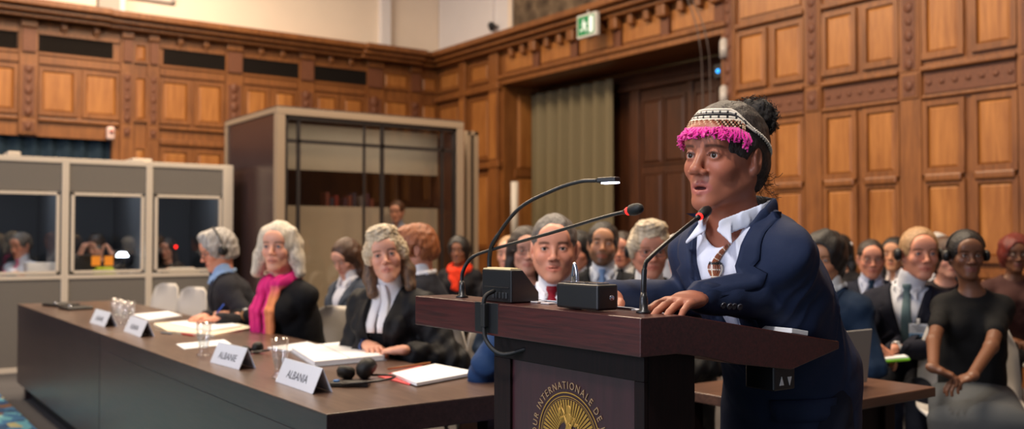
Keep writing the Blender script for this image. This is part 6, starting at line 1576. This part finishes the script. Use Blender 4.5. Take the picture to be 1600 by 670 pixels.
for i in range(330):                                                  # loose kinky curls breaking the outline
    d = v3(rb.gauss(0, 1), rb.gauss(0, 1), rb.gauss(0, 1)); d /= np.linalg.norm(d); p = bc+d*.047; t1 = np.cross(d, v3(.3, .5, .8)); t1 /= np.linalg.norm(t1); t2 = np.cross(d, t1)
    ph = rb.uniform(0, 6); rr = rb.uniform(.0025, .005); L_ = rb.uniform(.004, .016)
    mb.tube([T(p+d*L_*q+(t1*math.cos(ph+q*7)+t2*math.sin(ph+q*7))*rr) for q in np.linspace(0, 1, 8)], .0007, 4, caps=False)
for i in range(120):                                                  # wisps at the nape and hairline
    x = rb.choice((-1, 1)); q0 = v3(x*rb.uniform(.03, .075), rb.uniform(-.1, -.045), rb.uniform(-.085, -.03)); d = v3(x*.3, -.5, -.5)+v3(rb.gauss(0, .4), rb.gauss(0, .4), rb.gauss(0, .4)); d /= np.linalg.norm(d)
    mb.tube([T(q0*.96+d*.02*q+v3(0, .004*math.sin(5*q), .003*math.cos(6*q))) for q in np.linspace(0, 1, 6)], .0006, 4, caps=False)
tag(mb.build('loose_curls', BUNM, bn), kind='stuff')
# ---- beaded headband with magenta wool fringe
def hb(th, z, off=0):
    q = max(1-((z-.034)/.094)**2, .02); return T(((.083+off)*math.sqrt(q)*math.sin(th), -.014+(.103+off)*math.sqrt(q)*math.cos(th), z))
def zline(th):
    a = abs(th); return .073 if a < .9 else .073-.078*((a-.9)/1.5)**1.1
mb = MB(); cols = 96
for r in range(5):
    for i in range(cols):
        th = -1.35+2.7*i/(cols-1); w = max(.25, 1-max(0, abs(th)-.75)/.7); z = zline(th)+(.004+.0058*r)*w
        if r < 5: 
            bkk = (r in (0, 4)) and 2 or (1 if (r == 2 or (i//2) % 4 == 0) else 2)
            mb.ball(hb(th, z, .004), .0033 if w > .6 else .0026, 6, 4, bkk)
for sg in (-1, 1):
    for i in range(70):
        th = sg*(1.3+1.5*i/69); z = zline(th)+.004
        for t in (0, 1): a = i*.9+PI*t; mb.ball(hb(th, z+.0022*math.cos(a), .004+.0022*math.sin(a)), .0026, 6, 4, 2)
band = mb.build('beaded_headband', [BRB, BLB, WHB], root)
mb = MB()
for i in range(46):                                                   # pale shell netting under the band
    th = -.95+1.9*i/45; z0 = zline(th)+.002
    for q in range(4): mb.ball(hb(th+(.016 if (q+i) % 2 else -.016), z0-.0045*q, .006), .0026, 6, 4, (0, 2, 2, 0)[(q+i) % 4])
for th in (-1.02, -1.06):
    for q in range(12): mb.ball(hb(th, zline(th)-.004*q, .008), .0025, 6, 4, 2 if q % 3 else 0)
mb.build('shell_netting', [BRB, plain('bead_brass', srgb(190, 150, 80), rough=.3, metal=.5), plain('shell_tan', srgb(214, 184, 148), rough=.4)], band)
PK = plain('wool_magenta', srgb(224, 26, 150), rough=.85, sheen=.4, var=.2)
mb = MB()
for i in range(64):
    th = -1.12+2.15*i/63+rb.uniform(-.02, .02); z0 = zline(th)-.014; ln = rb.uniform(.013, .027)+.020*abs(i/31.5-1)**4
    a = hb(th, z0, .006); b = hb(th+rb.uniform(-.05, .05), z0-ln*.5, .014); c = hb(th+rb.uniform(-.09, .09), z0-ln, .012+rb.uniform(0, .012))
    mb.tube([a, b, c], [.0034, .0032, .0018], 6)
    for j in range(5):
        t = rb.uniform(.1, 1); p = a*(1-t)+c*t; d = v3(rb.gauss(0, 1), rb.gauss(0, .8), rb.gauss(-.2, .8)); d /= np.linalg.norm(d)
        mb.tube([p, p+d*rb.uniform(.006, .013)], [.0024, .0014], 5)
tag(mb.build('tassel_fringe', PK, band), kind='stuff')
# ================================================================ SCARVES, WATCHES, BADGES
# bright pink scarf on the woman with the blond bob: neck loop and two hanging ends
def scarf():
    P = scw; nb, k = P['nb'], P['k']; V = Vol(nb-v3(.22, .2, .42), nb+v3(.22, .27, .14), .005); V.fr()
    for a0, a1, r in [(i*PI/5, (i+1)*PI/5, .034) for i in range(10)]:
        p = lambda a: nb+v3(.085*math.sin(a), .012+.075*math.cos(a), .008-.03*math.cos(a)); V.cone(p(a0), p(a1), r, r, .012)
    V2 = Vol(nb-v3(.22, .2, .42), nb+v3(.22, .27, .14), .005)
    V.econe(nb+v3(.05, .09, -.02), nb+v3(.085, .135, -.17), (.045, .02), (.05, .016), .02, (1, 0, 0)); V.econe(nb+v3(.085, .135, -.17), nb+v3(.09, .12, -.36), (.05, .016), (.055, .014), .02, (1, 0, 0))
    V.econe(nb+v3(-.04, .09, -.02), nb+v3(-.045, .14, -.17), (.045, .02), (.045, .018), .02, (1, 0, 0)); V.econe(nb+v3(-.045, .14, -.17), nb+v3(-.035, .13, -.36), (.045, .018), (.05, .014), .02, (1, 0, 0))
    V.cone(nb+v3(-.06, .08, -.015), nb+v3(.06, .10, -.05), .03, .03, .03)
    V.field(lambda x, y, z: .004*np.sin(150*(x-nb[0])+40*(z-nb[2])*.3)+.002*wav(x, y, z, 60, 2))
    V.cone(nb+v3(0, 0, -.1), P['hc'], .05, .056, .004, 's')
    pk, orr, mg = np.array(srgb(232, 38, 130)), np.array(srgb(240, 150, 96)), np.array(srgb(190, 30, 110))
    def col(v):
        q = v-nb; t = np.clip((-q[:, 0]-.028)/.012, 0, 1)*(q[:, 2] < -.03)*np.clip((-.0-q[:, 2])/.1, 0, 1); b = .5+.5*np.sin(q[:, 0]*230+q[:, 2]*30)
        c = pk[None]*(1-.45*b[:, None])+mg[None]*.45*b[:, None]; return c*(1-t[:, None])+orr[None]*t[:, None]
    o = vol_obj('scarf', V, vcolmat('scarf_cloth', rough=.8, bump=.3), P['root'], col)
scarf()
def watch(P, i, face_col, strap_col, along=.045, camside=True):
    W, E = P['W'][i], P['E'][i]; u = E-W; u /= np.linalg.norm(u); c = W+u*along; M = Vector(u).to_track_quat('Z', 'Y').to_matrix(); k = P['k']
    mb = MB(); mb.lathe(c, [(.029*k, -.009), (.034*k, -.009), (.034*k, .009), (.029*k, .009)], 24, 0, M); st = mb.build('watch_strap', plain('strap_%s' % str(strap_col[0]), srgb(*strap_col), rough=.4), P['root'])
    d = v3(0, .25, 1); d -= u*(d@u); d /= np.linalg.norm(d); M2 = Vector(d).to_track_quat('Z', 'Y').to_matrix()
    mb = MB(); mb.lathe(c+d*.034*k, [(0, .006), (.012, .006), (.0155, .003), (.0155, -.002), (0, -.002)], 20, 0, M2); mb.build('watch_face', plain('dial_%s' % str(face_col[0]), srgb(*face_col), rough=.15, metal=.4), st)
watch(scw, 0, (226, 224, 220), (170, 120, 70)); watch(bar, 1, (30, 44, 84), (60, 80, 130), .03); watch(bdg, 0, (225, 228, 230), (200, 202, 205), .03)
# pen in the hand of the woman in the scarf
def heldpen():
    P = scw; w = Vector(P['W'][1]); M = P['root'].matrix_basis
    g = M @ (w + Vector((-.04, .09, .02))); mb = MB(); mb.tube([g+Vector((.02, .0, .05)), g+Vector((-.03, .02, -.02))], .0042, 8)
    tag(mb.build('blue_pen', plain('pen_blue', srgb(30, 80, 190), rough=.3)), 'blue pen held by the woman in the pink scarf', 'pen')
bpy.context.view_layer.update(); heldpen()
# red scarf of the standing woman near the cabin
P = rs; nb = P['nb']; V = Vol(nb-v3(.2, .2, .25), nb+v3(.2, .24, .14), .007)
for i in range(10):
    p = lambda a: nb+v3(.08*math.sin(a), .015+.075*math.cos(a), .0-.03*math.cos(a)); V.cone(p(i*PI/5), p((i+1)*PI/5), .035, .035, .02)
V.econe(nb+v3(.0, .10, -.03), nb+v3(.03, .13, -.18), (.07, .03), (.06, .02), .02); V.field(lambda x, y, z: .005*wav(x, y, z, 50)); V.cone(nb+v3(0, 0, -.1), P['hc'], .05, .055, .004, 's')
vol_obj('scarf', V, cloth('scarf_red', srgb(232, 60, 28)), P['root'])
# badge on the fair haired man
P = bdg; nb = P['nb']; x0, z0 = -.062, -.205
V = P['newV'](); P['torso'](V, .022); y0 = max(V.front(nb[0]+x0+dx, nb[2]+z0+dz, .1) for dx in (-.04, 0, .04) for dz in (-.03, 0, .03))+.018
mb = MB(); mb.box((nb[0]+x0-.045, y0, nb[2]+z0-.035), (nb[0]+x0+.045, y0+.004, nb[2]+z0+.035), 0, .001); bg_ = mb.build('name_badge', plain('badge_white', srgb(214, 224, 240), rough=.25), P['root'])
mb = MB(); mb.box((nb[0]+x0-.045, y0+.004, nb[2]+z0-.035), (nb[0]+x0+.045, y0+.005, nb[2]+z0-.015)); 
for q in range(3): mb.box((nb[0]+x0-.035, y0+.004, nb[2]+z0+.02-q*.011), (nb[0]+x0+.03-q*.01, y0+.005, nb[2]+z0+.024-q*.011), 1)
mb.build('printed_stripes', [plain('badge_blue2', srgb(120, 170, 220)), plain('badge_grey', srgb(120, 128, 140))], bg_)
mb = MB(); mb.box((nb[0]+x0-.008, y0-.001, nb[2]+z0+.03), (nb[0]+x0+.008, y0+.008, nb[2]+z0+.062), 0, .003); mb.build('badge_clip', plain('clip_white', srgb(235, 235, 235), rough=.3), P['root'])
# necklace of the woman in black
# lime notebook in the lap of the badge man
c = at_d(1382, 553, 4.63); t = empty('notebook', (c.x, c.y, c.z-.02), math.atan2(RT.y, RT.x)-.15, 'lime green edged notebook held by the fair haired man with the badge', 'notebook')
mb = MB(); mb.box((-.12, -.08, -.012), (.1, .09, .0), 0, .003, Matrix.Rotation(-.12, 3, 'Y'), (0, 0, 0)); mb.build('cover', plain('lime_cover', srgb(140, 214, 40), rough=.5), t)
mb = MB(); mb.box((-.115, -.074, 0), (.095, .085, .008), 0, .001, Matrix.Rotation(-.12, 3, 'Y'), (0, 0, 0)); mb.build('pages', PAPER, t)
# hair clip and small items
P = hood; c = P['hc']+P['R'] @ v3(-.085, -.01, .05); mb = MB(); mb.ball(c, (.02, .02, .022), 12, 8); mb.build('hair_clip', plain('clip_white', (1, 1, 1)), P['root'])
# two empty shell chairs behind the far end of the desk
c = at_z(235, 520, .45); 
for px, dv, lab in ((222, 0, 'empty white shell chair behind the far desk, the one on the left'), (262, 0, 'empty white shell chair behind the far desk, the one on the right')):
    p = at_u(px, 474, 2.22); chair(p.x, p.y, PI/2+.25, lab)
# handbag on the floor at the right edge
p = at_d(1590, 650, 4.3); t = empty('handbag', (p.x, p.y, 0), .6, 'yellow and purple patterned bag on the floor at the lower right corner', 'bag')
YB = plain('bag_yellow', srgb(240, 210, 40), rough=.5); PB = plain('bag_purple', srgb(130, 50, 120), rough=.5)
mb = MB(); mb.box((-.16, -.07, .0), (.16, .07, .30), 1, .03)
for i in range(5):
    for j in range(4):
        if (i+j) % 2 == 0: mb.box((-.15+i*.062, -.074, .02+j*.068), (-.15+i*.062+.05, .074, .02+j*.068+.055), 0, .004)
mb.build('bag_body', [YB, PB], t)
mb = MB(); mb.tube(bezpts([(-.09, 0, .29), (-.06, 0, .40), (.06, 0, .40), (.09, 0, .29)], 8), .009, 8); mb.build('handle', PB, t)
# ================================================================ LIGHT AND CAMERA
def area(name, loc, tgt, size, power, col, sy=None):
    l = bpy.data.lights.new(name, 'AREA'); l.energy = power; l.color = col; l.size = size
    if sy: l.shape = 'RECTANGLE'; l.size_y = sy
    o = bpy.data.objects.new(name, l); COL.objects.link(o); o.location = loc
    o.rotation_euler = (Vector(tgt)-Vector(loc)).to_track_quat('-Z', 'Y').to_euler(); return o
WARM = (1, .80, .58); NEUT = (1, .93, .86); COOL = (.80, .84, 1)
# chandeliers hanging from the hall ceiling
for (x, y, p) in ((4.2, 3.2, 330), (4.2, 7.2, 300), (3.2, 10.8, 320), (0.0, 10.8, 230), (-.2, 5.5, 150)):
    area('chandelier_light', (x, y, 6.4), (x, y, 0), 1.5, p, WARM)
for a_, b_2 in ((e0, e1), (e1, e2), (e2, e3)): area('booth_fill_light', ((a_+b_2)/2, VB+.45, ZB-.04), ((a_+b_2)/2, VB+.5, 0), .3, 3.2, (.85, .92, 1))  # added fill lamp in each booth, brightens the interpreters
area('cabin_fill_light', (cx, VCAB+.16, ZCAB-.12), (cx, VCAB+.5, 1.2), 1.9, 4, (1, .93, .82), .1)  # unseen fill lamp added inside the cabin to lift the beige screens
# tall windows on the daylight side of the hall (behind and left of the camera)
area('daylight_window', (-6.5, 1.5, 3.4), (2.0, 2.2, 1.2), 2.6, 330, COOL, 3.6)
area('daylight_window', (-6.5, 7.5, 3.4), (2, 7, 1), 2.6, 130, COOL, 3.6)
# high spotlights aimed at the speaker, the rear wall and the right wall
def spot(loc, tgt, power, col, size=.7, blend=.6, rad=.25):
    l = bpy.data.lights.new('hall_spotlight', 'SPOT'); l.energy = power; l.color = col; l.spot_size = size; l.spot_blend = blend; l.shadow_soft_size = rad
    o = bpy.data.objects.new('hall_spotlight', l); COL.objects.link(o); o.location = loc
    o.rotation_euler = (Vector(tgt)-Vector(loc)).to_track_quat('-Z', 'Y').to_euler()
spot((-1.2, .6, 5.6), (1.8, 1.6, 1.35), 800, NEUT, .55)
spot((1.0, 7.5, 6.8), (2.5, V0, 3.2), 460, (1, .84, .62), .9)
spot((3.5, 2.0, 6.8), (U0, 5.2, 2.9), 440, (1, .86, .78), .8)
wd_ = bpy.data.worlds.new('hall_air'); bpy.context.scene.world = wd_; wd_.use_nodes = True
bg = wd_.node_tree.nodes['Background']; bg.inputs[0].default_value = (.70, .68, .78, 1); bg.inputs[1].default_value = .2
cam = bpy.data.cameras.new('camera'); co = bpy.data.objects.new('camera', cam); COL.objects.link(co)
cam.sensor_width = 36; cam.lens = CF/1600*36; cam.clip_end = 60
co.matrix_world = Matrix(((RT.x, UP.x, -FW.x, 0), (RT.y, UP.y, -FW.y, 0), (RT.z, UP.z, -FW.z, CH), (0, 0, 0, 1)))
cam.dof.use_dof = True; cam.dof.focus_distance = 2.1; cam.dof.aperture_fstop = 3.0
sc = bpy.context.scene; sc.camera = co
sc.view_settings.view_transform = 'Standard'; sc.view_settings.look = 'None'; sc.view_settings.gamma = 1; sc.view_settings.exposure = 0
try: sc.view_settings.use_curve_mapping = False
except Exception: pass
sc.cycles.max_bounces = 6; sc.cycles.transparent_max_bounces = 12; sc.cycles.use_denoising = True; sc.cycles.caustics_refractive = False; sc.cycles.caustics_reflective = False
